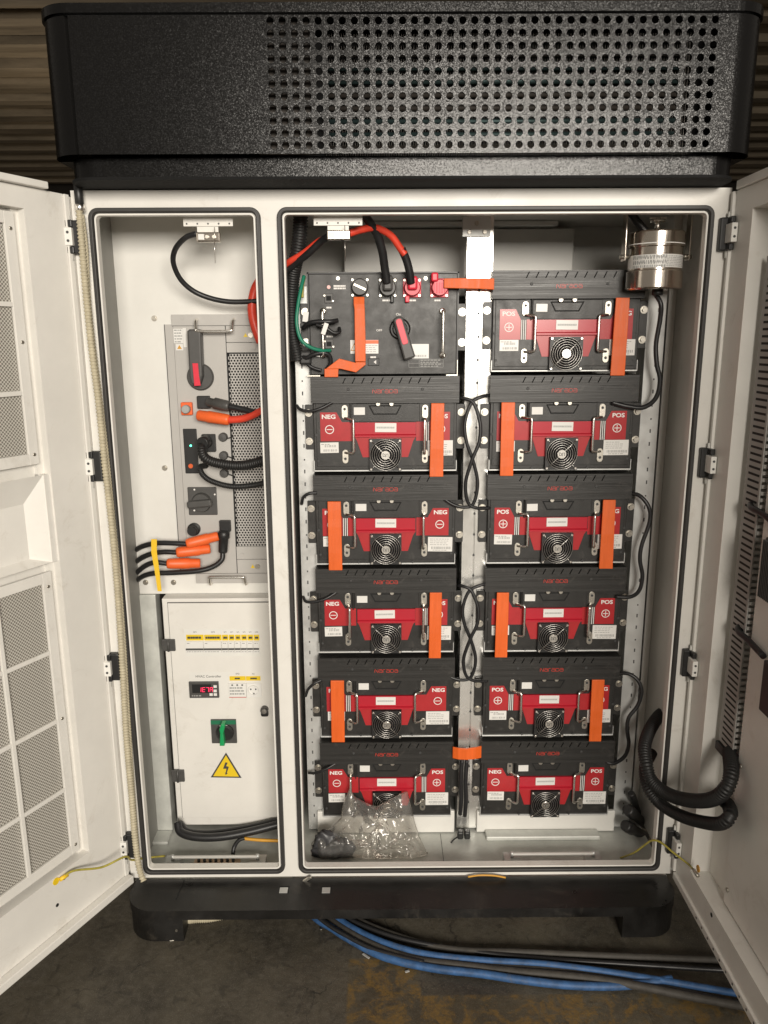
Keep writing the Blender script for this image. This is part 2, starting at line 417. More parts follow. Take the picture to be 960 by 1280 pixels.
def dashes(b, x0, x1, z0, z1, rows, y, rnd, h=.35, gap=.002):
    """unreadable small print: short ink runs"""
    dz = (z1 - z0) / rows
    for r in range(rows):
        x = x0; z = z1 - dz * (r + .5)
        end = x0 + (x1 - x0) * rnd.uniform(.7, 1)
        while x < end:
            l = rnd.uniform(.003, .008); b.quad((x, y, z - dz * h / 2), (min(x + l, x1), y, z - dz * h / 2), (min(x + l, x1), y, z + dz * h / 2), (x, y, z + dz * h / 2)); x += l + gap * rnd.uniform(.4, 1)
    return b
def barcode(b, x0, x1, z0, z1, y, rnd):
    x = x0
    while x < x1:
        l = rnd.uniform(.0007, .002); b.quad((x, y, z0), (x + l, y, z0), (x + l, y, z1), (x, y, z1)); x += l + rnd.uniform(.0007, .0022)
    return b
rnd = random.Random(5)

# ================================================================== SETTING
b = B(); b.quad((-60, -60, 0), (60, -60, 0), (60, 60, 0), (-60, 60, 0))
tag(b.top('floor', FLOOR, None, None), kind='structure')
# roof: boards over purlins, far overhead behind the cabinet
roof = B()
roof.box(-30, 30, 3.5, 19, 5.05, 5.1)
ro = tag(roof.top('roof', ROOF, None, None), kind='structure')
for i in range(17):
    y = 5.2 + i * .78
    q = B(); q.box(-30, 30, y, y + rnd.choice((.14, .22, .34)), 4.95 + rnd.uniform(-.03, .02), 5.048); q.part('purlin', ROOF, ro)
for i, (x, y) in enumerate(((-6.6, 8.5), (-8.4, 12.5), (7.6, 9.5), (9.2, 13))):
    q = B(); q.box(-.05, .05, -1.4, 1.4, -.06, .06); q.xf(Matrix.Translation((x, y, 4.75)) @ Matrix.Rotation(math.radians(38 if x < 0 else -30), 4, 'Z')); q.part('brace', ROOFD, ro)
q = B(); q.box(-30, 30, 18.6, 18.9, 4.6, 5.3); q.part('beam', ROOFD, ro)
b = B(); b.box(-30, 30, 19, 19.2, 0, 5.05); tag(b.top('wall', WALLM, None, None), kind='structure')

# ================================================================== CABINET
cab = thing('battery_cabinet', (0, 0, 0), 'cream double-door battery cabinet with a black perforated hood and black plinth', 'cabinet')
ZB, ZT = .083, 1.641
WX = .655
# front frame from butted members (all flush at y=0)
LX0, LX1, MX0, MX1, SZ0, SZ1 = -.622, -.2805, -.2485, .622, .0965, 1.608     # outer edge of the seals
ins = .0145
f = B(); f.box(-WX, LX0 + ins, 0, .012, ZB, ZT); f.box(LX1 - ins, MX0 + ins, 0, .012, SZ0 + ins, SZ1 - ins)
f.box(MX1 - ins, WX, 0, .012, ZB, ZT); f.box(LX0 + ins, MX1 - ins, 0, .012, SZ1 - ins, ZT); f.box(LX0 + ins, MX1 - ins, 0, .012, ZB, SZ0 + ins)
f.part('front_frame', CREAM, cab)
for x0, x1 in ((LX0, LX1), (MX0, MX1)):
    s_ = B(); s_.sweep_rr(x0, x1, SZ0, SZ1, .02, [(0, .002), (.0005, -.008), (.0025, -.0115), (.0045, -.0085), (.0065, -.0115), (.009, -.009), (.0105, .002)], smooth=True)
    s_.part('rubber_seal', RUBBER, cab)
    l_ = B(); l_.sweep_rr(x0 + .0106, x1 - .0106, SZ0 + .0106, SZ1 - .0106, .012, [(0, .001), (.0004, -.0045), (.001, -.005), (.0034, -.005), (.004, -.0045), (.004, .014), (0, .014)])
    l_.part('opening_lip', CREAM, cab)
# shell
q = B(); q.box(-WX, -WX + .004, .017, .9, ZB, ZT); q.part('side_panel', CREAM, cab)
q = B(); q.box(WX - .004, WX, .017, .9, ZB, ZT); q.part('side_panel', CREAM, cab)
q = B(); q.box(-.2615, WX - .004, .50, .504, .064, ZT - .007); q.part('back_panel', WHITE, cab)
q = B(); q.box(-WX + .004, WX - .004, .017, .56, ZT - .006, ZT - .002); q.part('ceiling_panel', CREAM, cab)
q = B(); q.box(-WX + .004, WX - .004, .017, .56, .05, .063); q.part('floor_pan', ZINC, cab)
q = B(); q.box(-.268, -.262, .019, .56, .064, ZT - .007); q.part('partition', CREAM, cab)
q = B(); x0, x1, z0, z1 = rect(430, 286, 717, 345, .41); q.box(x0, x1, .41, .499, z0 - .05, z1, .003); q.part('air_duct', WHITE, cab)
q = B(); x0, x1, z0, z1 = rect(430, 276, 698, 284, .38); q.box(x0, x1, .38, .499, z1 - .012, z1, .002); q.part('duct_flange', WHITE, cab)
q = B(); q.box(-WX + .0045, -WX + .008, .019, .55, .064, ZT - .008); q.part('inner_liner', mat('dull_grey_liner', (.30, .295, .275), .55, var=.12, vscale=10), cab)
q = B(); q.box(-.676, -WX - .0005, -.008, .03, ZB + .02, ZT - .012, .001); q.part('hinge_flange', CREAM, cab)
q = B(); q.box(WX + .0005, .672, -.008, .03, ZB + .02, ZT - .012, .001); q.part('hinge_flange', CREAM, cab)
# left compartment mounting panel and post
PY = .205
q = B(); xL = U(133, 272, PY).x; zb = U(250, 742, PY).z
q.box(xL, -.27, PY, PY + .006, zb, ZT - .008, .001); q.part('mounting_panel', WHITE, cab)
q = B(); x0 = U(195, 1035, .2).x; x1 = U(215.5, 1035, .2).x
q.box(x0, x1, .2, .24, .07, zb - .001, .003); q.box(x0 - .006, x1, .15, .2, .0632, .072, .002); q.part('post', ZINC, cab)
for u, v in ((193, 398), (206, 585), (182, 728), (217, 728)):
    p = U(u, v, PY); q = B(); q.cyl((p.x, PY, p.z), (p.x, PY - .005, p.z), .0045, seg=6); q.cyl((p.x, PY, p.z), (p.x, PY - .0012, p.z), .0068, seg=14); q.part('screw', BOLT, cab)
# main compartment rails
RY = .203
def rail(u0, u1, v0, v1, name, mtl, fold=True):
    x0, x1, z0, z1 = rect(u0, v0, u1, v1, RY)
    q = B(); q.box(x0, x1, RY, RY + .003, z0, z1)
    o = q.part(name, mtl, cab); return o, x0, x1
xa = U(577.5, 660, RY).x; xb = U(608, 660, RY).x; xm = (xa + xb) / 2
rl = B(); rl.box(xa, xm - .0012, RY, RY + .003, .07, ZT - .01, .0006); rl.box(xm + .0012, xb, RY, RY + .003, .07, ZT - .01, .0006)
rl.box(xa, xa + .003, RY + .003, .25, .07, ZT - .01); rl.box(xb - .003, xb, RY + .003, .25, .07, ZT - .01); rl.box(xa + .003, xb - .003, RY + .0035, RY + .006, .07, ZT - .01)
crail = rl.part('centre_rail', BRIGHT, cab)
hl = B()
for k in range(26):
    z = 1.46 - k * .0525; hl.cyl((xm, RY - .0006, z), (xm, RY + .001, z), .003, seg=8)
hl.part('bolt_holes', INK, crail)['kind'] = 'stuff'
q = B(); x0, x1, z0, z1 = rect(578, 271, 613, 296, RY - .006); q.box(x0, x1, RY - .007, RY - .001, z0, z1, .001); tp = q.part('rail_bracket', GALV, cab)
for u, v in ((596, 279), (586.5, 290), (606, 290)):
    p = U(u, v, RY - .007); q = B(); q.cyl((p.x, p.y, p.z), (p.x, p.y - .003, p.z), .0052, seg=12, bev=.001); q.cyl((p.x, p.y - .003, p.z), (p.x, p.y - .0034, p.z), .0025, seg=6); q.part('bolt', BOLT, tp)
def siderail(ua, ub, name, side):
    x0 = U(ua, 660, RY).x; x1 = U(ub, 660, RY).x
    q = B(); q.box(x0, x1, RY, RY + .003, .07, 1.47, .0008); xe = x0 if side < 0 else x1
    q.box(xe, xe + (.003 if side < 0 else -.003), RY + .003, .26, .07, 1.47); r = q.part(name, GALV, cab)
    hl = B()
    for k in range(44):
        z = 1.44 - k * .031
        hl.box((x0 + x1) / 2 + side * .004 - .0015, (x0 + x1) / 2 + side * .004 + .0015, RY - .0005, RY + .001, z, z + (.009 if k % 3 else .004))
    hl.part('slots', INK, r)['kind'] = 'stuff'
siderail(375, 395, 'side_rail', -1)
siderail(791, 813, 'side_rail', 1)
q = B(); q.box(U(815, 660, .24).x, WX - .005, .24, .243, .064, ZT - .008, .001); q.part('filler_panel', CREAM, cab)
# white skirt below the module stack and the floor covers in front of it
q = B(); x0, x1, z0, z1 = rect(397, 1016, 568, 1043, .19); zs = z0; q.box(x0, x1, .19, .2, .066, z1 + .004, .002); q.part('skirting', WHITE, cab)
q = B(); x0, x1, z0, z1 = rect(596, 1016, 768, 1043, .19); q.box(x0, x1, .19, .2, .066, z1 + .004, .002); q.part('skirting', WHITE, cab)
q = B(); q.box(U(607, 1050, .17).x, U(748, 1050, .17).x, .155, .187, .0635, .076, .003); q.part('floor_cover', ZINC, cab)
q = B(); q.box(U(553, 1060, .12).x - .0006, U(553, 1060, .12).x + .0006, .04, .188, .0632, .0637); q.part('floor_joint', INK, cab)
# door stay rods lying on the sill
def stay(u0, u1, v):
    a = UZ(u0, v, .092); c = UZ(u1, v, .092)
    q = B(); q.box(a.x, c.x, a.y - .004, a.y + .004, .09, .096, .002); o = q.part('door_stay', WHITE, cab)
    for p in (a, c):
        k = B(); k.box(p.x - .02, p.x + .02, a.y - .014, a.y + .02, .0634, .085, .001); k.cyl((p.x, a.y, .085), (p.x, a.y, .099), .004, seg=10); k.part('stay_plate', GALV, o)
stay(640, 742, 1068); stay(216, 322, 1072)
q = B(); a = UZ(243, 1077, .07); c = UZ(300, 1077, .07); q.box(a.x, c.x, a.y - .008, a.y + .008, .064, .072, .001); bus = q.part('earth_bar', COPPER, cab)
for k in range(7):
    x = a.x + .012 + k * (c.x - a.x - .02) / 6.6; q = B(); q.cyl((x, a.y - .003, .072), (x, a.y - .003, .0785), .0038, seg=8); q.part('terminal_screw', INK, bus)

# --- hood
HY, HX, HR = -.12, .648, .06
hood = B()
hx0, hx1, hz0, hz1 = -.2345, .5475, 1.695, 1.897
nc, nr = 38, 11; dx = (hx1 - hx0) / (nc - 1); dz = (hz1 - hz0) / (nr - 1)
gx0, gx1, gz0, gz1 = hx0 - dx / 2, hx1 + dx / 2, hz0 - dz / 2, hz1 + dz / 2
def holes(bm, x0, z0, dx, dz, nc, nr, r, y, depth, n=16, stagger=False):
    for j in range(nr):
        for i in range(nc):
            cx = x0 + i * dx + (dx / 2 if stagger and j % 2 else 0); cz = z0 + j * dz
            o_, i_, k_ = [], [], []
            for k in range(n):
                a = 2 * PI * k / n; ca, sa = math.cos(a), math.sin(a); s_ = max(abs(ca), abs(sa))
                o_.append(bm.verts.new((cx + ca / s_ * dx / 2, y, cz + sa / s_ * dz / 2)))
                i_.append(bm.verts.new((cx + ca * r, y, cz + sa * r))); k_.append(bm.verts.new((cx + ca * r, y + depth, cz + sa * r)))
            for k in range(n):
                k1 = (k + 1) % n
                bm.faces.new((o_[k], o_[k1], i_[k1], i_[k])); f2 = bm.faces.new((i_[k], i_[k1], k_[k1], k_[k])); f2.smooth = True
FZ0, FZ1 = 1.681, 1.9065
holes(hood.bm, hx0, hz0, dx, dz, nc, nr, .0065, HY, .004)
FX = HX - HR
for x0, x1, z0, z1 in ((-FX, gx0, FZ0, FZ1), (gx1, FX, FZ0, FZ1), (gx0, gx1, FZ0, gz0), (gx0, gx1, gz1, FZ1)):
    hood.quad((x0, HY, z0), (x1, HY, z0), (x1, HY, z1), (x0, HY, z1))
def wrap(bm, y, X, r, z0, z1, back, n=10, smooth=True):
    """rounded sides of a box open at the front"""
    for s in (-1, 1):
        prev = None
        pts = [(s * (X - r + r * math.sin(PI / 2 * k / n)), y + r - r * math.cos(PI / 2 * k / n)) for k in range(n + 1)] + [(s * X, back)]
        for (xa, ya), (xb, yb) in zip(pts, pts[1:]):
            vv = [bm.verts.new(p) for p in ((xa, ya, z0), (xb, yb, z0), (xb, yb, z1), (xa, ya, z1))]
            f = bm.faces.new(vv); f.smooth = smooth
wrap(hood.bm, HY, HX, HR, FZ0, FZ1, .9)
bmesh.ops.remove_doubles(hood.bm, verts=hood.bm.verts[:], dist=1e-5)
hood.quad((-HX, HY + HR, 1.681), (HX, HY + HR, 1.681), (HX, .9, 1.681), (-HX, .9, 1.681))
ho = hood.part('hood', HOOD, cab, 'black textured hood with eleven rows of round vent holes', recalc=False)
for me_ in (ho.data,):
    me_.update()
def slab(X, y, r, z0, z1, bev, back=.9):
    pts = [(-X, back)]
    for k in range(13): a = PI / 2 * k / 12; pts.append((-X + r - r * math.cos(a), y + r - r * math.sin(a)))
    for k in range(13): a = PI / 2 * k / 12; pts.append((X - r + r * math.sin(a), y + r - r * math.cos(a)))
    pts.append((X, back))
    t = bmesh.new(); lo = [t.verts.new((x, yy, z0)) for x, yy in pts]; hi = [t.verts.new((x, yy, z1)) for x, yy in pts]; n = len(pts)
    t.faces.new(lo[::-1]); t.faces.new(hi)
    for i in range(n): f = t.faces.new((lo[i], lo[(i + 1) % n], hi[(i + 1) % n], hi[i]))
    if bev: bmesh.ops.bevel(t, geom=[e for e in t.edges if abs(e.verts[0].co.z - e.verts[1].co.z) < 1e-6], offset=bev, segments=3, affect='EDGES', profile=.5)
    q = B(); q.join(t); return q
slab(HX + .004, HY - .004, HR + .004, 1.9095, 1.925, .004).part('hood_lid', HOOD, ho)
slab(HX - .006, HY + .006, HR, 1.9062, 1.9098, 0).part('lid_groove', DARK, ho)
slab(HX - .022, HY + .03, .05, 1.6475, 1.683, .002).part('hood_skirt', HOOD, ho)
slab(HX - .018, HY + .026, .052, 1.6425, 1.6475, .001).part('skirt_plate', mat('matte_black_underside', (.006, .006, .006), .75, spec=.2), ho)
q = B(); q.box(-.6, .6, -.02, .3, 1.69, 1.9); q.part('inner_box', DARK, ho)
q = B(); q.box(gx0 - .02, gx0 + .083, -.095, -.09, gz0, gz1); q.part('inner_plate', ROOFD, ho)
for k in range(9):
    q = B(); z = 1.702 + k * .023; q.cyl((gx0 + .1, -.06, z), (.515, -.06, z), .0055, seg=8); q.part('coil_tube', FIN if k % 4 in (1, 2) else ROOFD, ho)
q = B()
for k in range(150):
    x = gx0 + .1 + k * .0046; q.box(x, x + .0006, -.05, -.021, 1.692, 1.9)
q.part('coil_fins', mat('dull_fin', (.12, .11, .1), .4, .7), ho)['kind'] = 'stuff'

# --- plinth
pl = slab(.642, -.112, .07, .058, .082, .005, back=-.0006).part('plinth', PLINTH, cab, 'scuffed black plinth with dusty top')
def foot(s):
    q = B(); pts = []
    X, y, r = .640, -.11, .068
    for k in range(11): a = PI / 2 * k / 10; pts.append((s * (X - r + r * math.cos(a)), y + r - r * math.sin(a)))
    pts += [(s * (X - .135), y), (s * (X - .135), y + .012), (s * (X - .12), .2), (s * X, .2)]
    t = bmesh.new(); lo = [t.verts.new((x, yy, .0)) for x, yy in pts]; hi = [t.verts.new((x, yy, .0579)) for x, yy in pts]; n = len(pts)
    t.faces.new(lo); t.faces.new(hi)
    for i in range(n): t.faces.new((lo[i], lo[(i + 1) % n], hi[(i + 1) % n], hi[i]))
    q.join(t); q.part('foot', PLINTH, pl)
foot(-1); foot(1)
q = B(); q.box(-.64, .64, .22, .9, .02, .0495, .003); q.box(-.13, .62, .03, .2195, .002, .0495, .003); q.part('plinth_frame_with_shade_block', PLINTH, pl)  # rear slab, plus an added dark block that stops light under the plinth
for u in (355, 408):
    p = UZ(u, 1112, .0825); q = B(); q.box(p.x - .012, p.x + .012, p.y - .012, p.y + .012, .082, .0826); k = q.part('lifting_slot', DARK, pl)
    q = B(); q.box(p.x - .010, p.x + .009, p.y - .012, p.y + .006, .0826, .0836); q.part('slot_plate', GALV, k)
a = UZ(230, 1100, .083); c = UZ(220, 1124, .083); q = B(); q.tube([a, c], .0012, 6); q.part('plinth_seam', DARK, pl)
q = B(); a = U(470, 1140, .0); q.box(U(470, 1140, -.02).x, U(540, 1140, -.02).x, -.02, .1, .025, .0575, .003); q.part('crossmember', PLINTH, pl)
p = U(215, 1158, -.11); q = B(); q.cyl((p.x + .01, -.1105, .03), (p.x + .01, -.113, .03), .003, seg=8); q.part('foot_screw', BOLT, pl)

# --- hinges on the frame
def hinge(parent, s, z, door_dir):
    x = s * .652
    q = B(); q.box(x - s * .018, x + s * .004, -.016, 0, z - .032, z + .032, .003); q.box(x - s * .002, x + s * .014, -.022, -.004, z + .018, z + .032, .002); q.box(x - s * .002, x + s * .014, -.022, -.004, z - .032, z - .018, .002)
    h = q.part('hinge', BLACK, parent)
    q = B(); q.box(x - s * .002, x + s * .014, -.026, -.008, z - .017, z + .017, .0015); q.cyl((x + s * .006, -.015, z - .046), (x + s * .006, -.015, z + .04), .004, seg=10)
    l = q.part('hinge_leaf', WHITE, h) if h.parent is cab else q.part('hinge_leaf', WHITE, parent)
    for dz_ in (-.008, .008):
        k = B(); k.cyl((x + s * .006, -.0262, z + dz_), (x + s * .006, -.027, z + dz_), .0028, seg=8); k.part('hinge_screw', INK, h)
for z in (1.552, 1.092, .636, .18): hinge(cab, -1, z, 0)
def hinge_r(z):
    q = B(); q.box(.6325, .6485, -.016, -.0005, z - .032, z + .032, .003); q.box(.6445, .6535, -.034, -.012, z + .019, z + .032, .002); q.box(.6445, .6535, -.034, -.012, z - .032, z - .019, .002)
    h = q.part('hinge', BLACK, cab)
    q = B(); q.box(.6415, .6535, -.046, -.0165, z - .018, z + .018, .0015); q.cyl((.6495, -.012, z - .045), (.6495, -.012, z + .042), .0035, seg=10); q.part('hinge_leaf', WHITE, h)
    for dz_ in (-.008, .008): k = B(); k.cyl((.6475, -.046, z + dz_), (.6475, -.047, z + dz_), .0026, seg=8); k.part('hinge_screw', INK, h)
for z in (1.552, 1.092, .636, .18): hinge_r(z)

# --- left door (opened 117 degrees)
A = math.radians(27); HL = Vector((-.657, -.012, 0)); eL = Vector((-math.sin(A), -math.cos(A), 0)); nL = Vector((math.cos(A), -math.sin(A), 0))  # nL: out of the inside face
ML = Matrix(((eL.x, -nL.x, 0, HL.x), (eL.y, -nL.y, 0, HL.y), (0, 0, 1, 0), (0, 0, 0, 1)))     # local: x=s along door, y=depth behind inside face, z
DW, DZ0, DZ1 = .39, .085, 1.645
d = B()
def dbox(b_, s0, s1, y0, y1, z0, z1, bev=0): b_.box(s0, s1, y0, y1, z0, z1, bev)
dbox(d, .012, .104, 0, .035, DZ0 + .02, DZ1 - .014); dbox(d, .345, DW, 0, .035, DZ0, DZ1)
dbox(d, .104, .345, 0, .035, 1.592, DZ1 - .014); dbox(d, .104, .345, 0, .035, DZ0 + .02, .232)
dbox(d, .104, .345, .03, .036, .232, 1.592)                       # sheet behind
d.xf(ML); door = d.part('cabinet_door', CREAM, cab, 'left cream door standing open with punched vent sheets inside')
q = B(); dbox(q, .055, DW, -.014, .03, DZ1 - .013, DZ1, .002); q.xf(ML); q.part('door_top_flange', CREAM, door)
q = B(); dbox(q, .0, DW, -.018, .03, DZ0, DZ0 + .019, .002); dbox(q, .045, DW, .001, .06, DZ0 - .012, DZ0 - .001, .002); q.xf(ML); q.part('door_bottom_flange', CREAM, door)
q = B(); dbox(q, .0, .011, -.004, .03, DZ0 + .02, DZ1 - .014, .001); q.xf(ML); q.part('door_edge', CREAM, door)
# middle pressed pan
q = B()
zc0, zc1, s0, s1 = .912, 1.092, .118, .34
outer = [(s0, zc1), (s1, zc1), (s1, zc0), (s0, zc0)]; i_ = .034; inner = [(s0 + i_, zc1 - .055), (s1 - i_, zc1 - .055), (s1 - i_, zc0 + .012), (s0 + i_, zc0 + .012)]
for k in range(4):
    (xa, za), (xb, zb_) = outer[k], outer[(k + 1) % 4]; (xc, zc), (xd, zd) = inner[k], inner[(k + 1) % 4]
    q.quad((xa, .006, za), (xb, .006, zb_), (xd, .029, zd), (xc, .029, zc))
q.quad(*[(x, .029, z) for x, z in inner]); dbox(q, .104, .118, .004, .03, zc0, zc1)
q.xf(ML); q.part('pressed_pan', CREAM, door)
def vent(z0, z1, cols, rows):
    fr = B(); sA, sB = .118, .342; t = .022
    dbox(fr, sA, sA + t, .012, .018, z0, z1, .001); dbox(fr, sB - t, sB, .012, .018, z0, z1, .001)
    dbox(fr, sA + t, sB - t, .012, .018, z1 - t, z1, .001); dbox(fr, sA + t, sB - t, .012, .018, z0, z0 + t, .001)
    for r_ in rows: dbox(fr, sA + t, sB - t, .0125, .018, r_ - .0045, r_ + .0045, .0008)
    for c_ in cols: dbox(fr, c_ - .0045, c_ + .0045, .012, .018, z0 + t, z1 - t, .0008)
    fr.xf(ML); vf = fr.part('vent_frame', CREAM, door)
    mb = B(); bm = mb.bm; uv = bm.loops.layers.uv.new('UVMap')
    f = bm.faces.new([bm.verts.new(p) for p in ((sA + .01, .0195, z0 + .01), (sB - .01, .0195, z0 + .01), (sB - .01, .0195, z1 - .01), (sA + .01, .0195, z1 - .01))])
    for lp in f.loops: lp[uv].uv = (lp.vert.co.x, lp.vert.co.z)
    mb.xf(ML); mb.part('punched_sheet', FILTER, door)
    for s_ in (sA + .011, sB - .011):
        for zz in (z0 + .02, (z0 + z1) / 2, z1 - .03):
            k = B(); k.cyl((s_, .012, zz), (s_, .0095, zz), .0036, seg=8, bev=.0008); k.xf(ML); k.part('vent_screw', BOLT, door)
vent(1.114, 1.585, (.247,), (1.254, 1.419)); vent(.244, .892, (.247,), (.404, .566, .721))
q = B(); q.box(.104, .118, .02, .03, .232, 1.592); q.xf(ML); q.part('window_return', CREAM, door)
for s_, z_ in ((.2, .165),):
    q = B(); q.cyl((s_, .0005, z_), (s_, -.0006, z_), .004, seg=10); q.xf(ML); q.part('drain_hole', DARK, door)
q = B(); q.cyl((.197, .0, .222), (.197, -.0015, .222), .008, seg=14); q.xf(ML); q.part('earth_mark', YEL, door)
q = B(); q.cyl((.182, .0, .222), (.182, -.009, .222), .004, seg=6); q.xf(ML); q.part('earth_bolt', BOLT, door)

# --- right door (opened square to the front)
HRX = .655; dr = B(); DWR = .90
def rbox(b_, s0, s1, y0, y1, z0, z1, bev=0): b_.box(HRX + y0, HRX + y1, -s1, -s0, z0, z1, bev)
rd = .05
rbox(dr, .022, .098, 0, rd, .105, DZ1 - .014); rbox(dr, .098, DWR, 0, rd, 1.588, DZ1 - .014); rbox(dr, .098, DWR, 0, rd, .105, .165); rbox(dr, DWR - .06, DWR, 0, rd, .165, 1.588)
rbox(dr, .098, DWR - .06, rd - .006, rd, .165, 1.588)
rdoor = dr.part('cabinet_door', CREAM, cab, 'right cream door standing open with slotted cable duct inside')
q = B(); rbox(q, .012, .021, -.006, .03, .105, DZ1 - .014, .001); q.part('door_edge', CREAM, rdoor)
q = B(); rbox(q, .03, DWR, -.006, .03, DZ1 - .013, DZ1 + .004, .002); q.part('door_top_flange', CREAM, rdoor)
q = B(); rbox(q, .02, DWR, -.006, .03, .086, .104, .002); q.part('door_bottom_flange', CREAM, rdoor)
q = B()
for k in range(12): rbox(q, .16 + k * .03, .164 + k * .03, -.0068, -.006, .094, .098)
q.part('flange_holes', INK, rdoor)['kind'] = 'stuff'
q = B(); q.cyl((HRX, -.217, .150), (HRX - .0006, -.217, .150), .005, seg=10); q.part('drain_hole', DARK, rdoor)
q = B(); rbox(q, .2, DWR - .07, .03, rd - .0065, .17, 1.58, .002); q.part('inner_sheet', CREAM, rdoor)
for z in (.21, .5, 1.2):
    q = B(); q.cyl((HRX + .03, -.215, z), (HRX + .027, -.215, z), .005, seg=8); q.part('sheet_screw', BOLT, rdoor)
# slotted wiring duct
dk = B(); ds0, ds1, dz0_, dz1_ = .122, .185, .508, 1.5; dX0, dX1 = HRX + .024, HRX + rd - .007
dk.box(dX0, dX0 + .0025, -ds1, -ds0, dz0_, dz1_)                       # cover
duct = dk.part('wiring_duct', DUCT, rdoor)
tt = B(); nT = 76; st = (dz1_ - dz0_) / nT
for k in range(nT):
    z = dz0_ + k * st; tt.box(dX0 + .003, dX1, -ds1, -ds1 + .002, z, z + st * .55)
    tt.box(dX0 + .003, dX1, -ds0 - .002, -ds0, z, z + st * .55)
tt.part('duct_teeth', DUCT, duct)['kind'] = 'stuff'
sl = B()
for k in range(nT):
    z = dz0_ + k * st; sl.box(dX0 - .0004, dX0 + .0001, -ds1 + .006, -ds0 - .012, z + st * .6, z + st * .95)
sl.part('duct_slots', DARK, duct)['kind'] = 'stuff'
q = B(); q.box(dX0 - .006, dX1, -ds1, -ds0 + .004, dz0_ - .022, dz0_ - .003, .002); q.part('duct_end', BLACK, duct)
# earth mark by the lower edge
q = B(); p = Vector((HRX - .001, -.145, .205)); q.cyl((HRX + .001, -.135, .2), (HRX - .001, -.135, .2), .008, seg=14); q.part('earth_mark', AMBER, rdoor)

def UX(u, v, X):
    d_ = ray(u, v); return CAM + d_ * ((X - CAM.x) / d_.x)
# things fixed on the right door panel, at the frame edge
def door_box(name, label, z0, z1, s0, s1, dep, fins=0):
    X1 = HRX + .029; t = thing(name, (X1, -(s0 + s1) / 2, z0), label, 'device')
    q = B(); q.box(X1 - dep, X1, -s1, -s0, z0, z1, .003); q.part('housing', BLACK, t)
    for k in range(fins):
        s_ = s0 + .004 + k * .006; q = B(); q.box(X1 - dep - .006, X1 - dep, -s_ - .002, -s_, z0 + .004, z1 - .004, .0005); q.part('fin', PCSD, t)
    return t
door_box('finned_controller', 'black finned controller on the right door panel, above the small black box', .878, .995, .262, .34, .024, 11)
t = door_box('relay_box', 'small black box on the right door panel, below the finned controller', .675, .775, .31, .39, .028)

# ================================================================== BATTERY MODULES
def mx(zx): return (zx - 482) * .390e-3
def mz(zy): return .2235 - (zy - 8) * .393e-3
def P(*pts, mir=False): return [((-1 if mir else 1) * mx(x), mz(y)) for x, y in pts]
BW, BH = .1715, .061
def m_face():
    q = B(); q.box(-.168, .168, 0, .25, .004, .2235 - BH + .01, .0015); q.box(-.162, .162, -.0022, 0, .012, .1625, .001)
    return q
def m_tray(): 
    q = B(); q.box(-.169, .169, -.004, .2, 0, .0035, .0006); q.box(-.169, -.1675, -.004, .02, .0036, .026); q.box(.1675, .169, -.004, .02, .0036, .026); return q
def m_recess():
    q = B(); x0, x1 = mx(282), mx(690); q.box(x0, x1, -.005, -.0022, mz(278), mz(168), .0012); q.box(mx(272), mx(278), -.012, -.0022, mz(282), mz(160), .001); return q
def m_bar():
    q = B(); z0, z1 = .2235 - BH, .2235; y0, y1 = -.017, -.0145
    zs0, zs1 = mz(50), mz(16)
    q.box(-BW, BW, y0, y1, z0, zs0); q.box(-BW, BW, y0, y1, zs1, z1); sl_ = .0065
    xs = [mx(229 + k * 55.7) for k in range(10)]; w_ = .0026
    edges = [(-BW, -BW)]
    for x in xs: edges += [(x, x + sl_), (x + w_, x + w_ + sl_)]
    edges.append((BW, BW))
    for k in range(0, len(edges), 2):
        (a0, a1), (c0, c1) = edges[k], edges[k + 1]; q.prism([(a0, zs0), (c0, zs0), (c1, zs1), (a1, zs1)], y0, y1)
    q.box(-BW, BW, y1, .06, z1 - .002, z1); q.box(-BW, BW, y1, .02, z0, z0 + .002); q.box(-BW, -BW + .002, y1, .06, z0 + .002, z1 - .002); q.box(BW - .002, BW, y1, .06, z0 + .002, z1 - .002)
    bmesh.ops.remove_doubles(q.bm, verts=q.bm.verts[:], dist=1e-6)
    return q
def m_barback(): q = B(); q.box(-BW + .003, BW - .003, -.006, -.004, .2235 - BH + .003, .221); return q
GL = {'n': [[(0, 0), (0, .85), (.12, 1), (.25, 1), (.8, 0), (1, 0), (1, 1)]], 'a': [[(.05, 1), (.85, 1), (1, .85), (1, 0), (.15, 0), (0, .15), (0, .45), (.12, .56), (1, .56)]],
      'r': [[(0, 0), (0, .85), (.15, 1), (.8, 1)]], 'd': [[(0, 0), (0, 1), (.8, 1), (1, .8), (1, .2), (.8, 0), (0, 0)]], 'o': [[(.15, 0), (0, .15), (0, .85), (.15, 1), (.85, 1), (1, .85), (1, .15), (.85, 0), (.15, 0)]]}
def m_logo():
    q = B(); x = mx(408); wd = .0082; h = .0078; z = mz(105)
    for ch in 'narada':
        ww = wd * (.75 if ch == 'r' else 1)
        for st_ in GL[ch]: q.stroke([(x + px_ * ww, z + pz * h) for px_, pz in st_], .00095, -.0174, -.0171)
        x += ww + .0021
    return q
def m_barscrew(): q = B(); q.cyl((0, -.0145, 0), (0, -.0182, 0), .0036, seg=12, bev=.0008); q.cyl((0, -.0182, 0), (0, -.0185, 0), .0018, seg=6); return q
def m_side(pos, mir):
    def f():
        q = B()
        if pos: poly = P((92, 220), (185, 220), (215, 278), (215, 392), (92, 392), mir=mir)
        else: poly = P((92, 220), (190, 220), (222, 278), (292, 278), (292, 392), (92, 392), mir=mir)
        q.prism(poly, -.0036, -.0023)
        if pos:
            q.prism(P((250, 278), (296, 278), (296, 392), (250, 392), mir=mir), -.0036, -.0023)
        return q
    return f
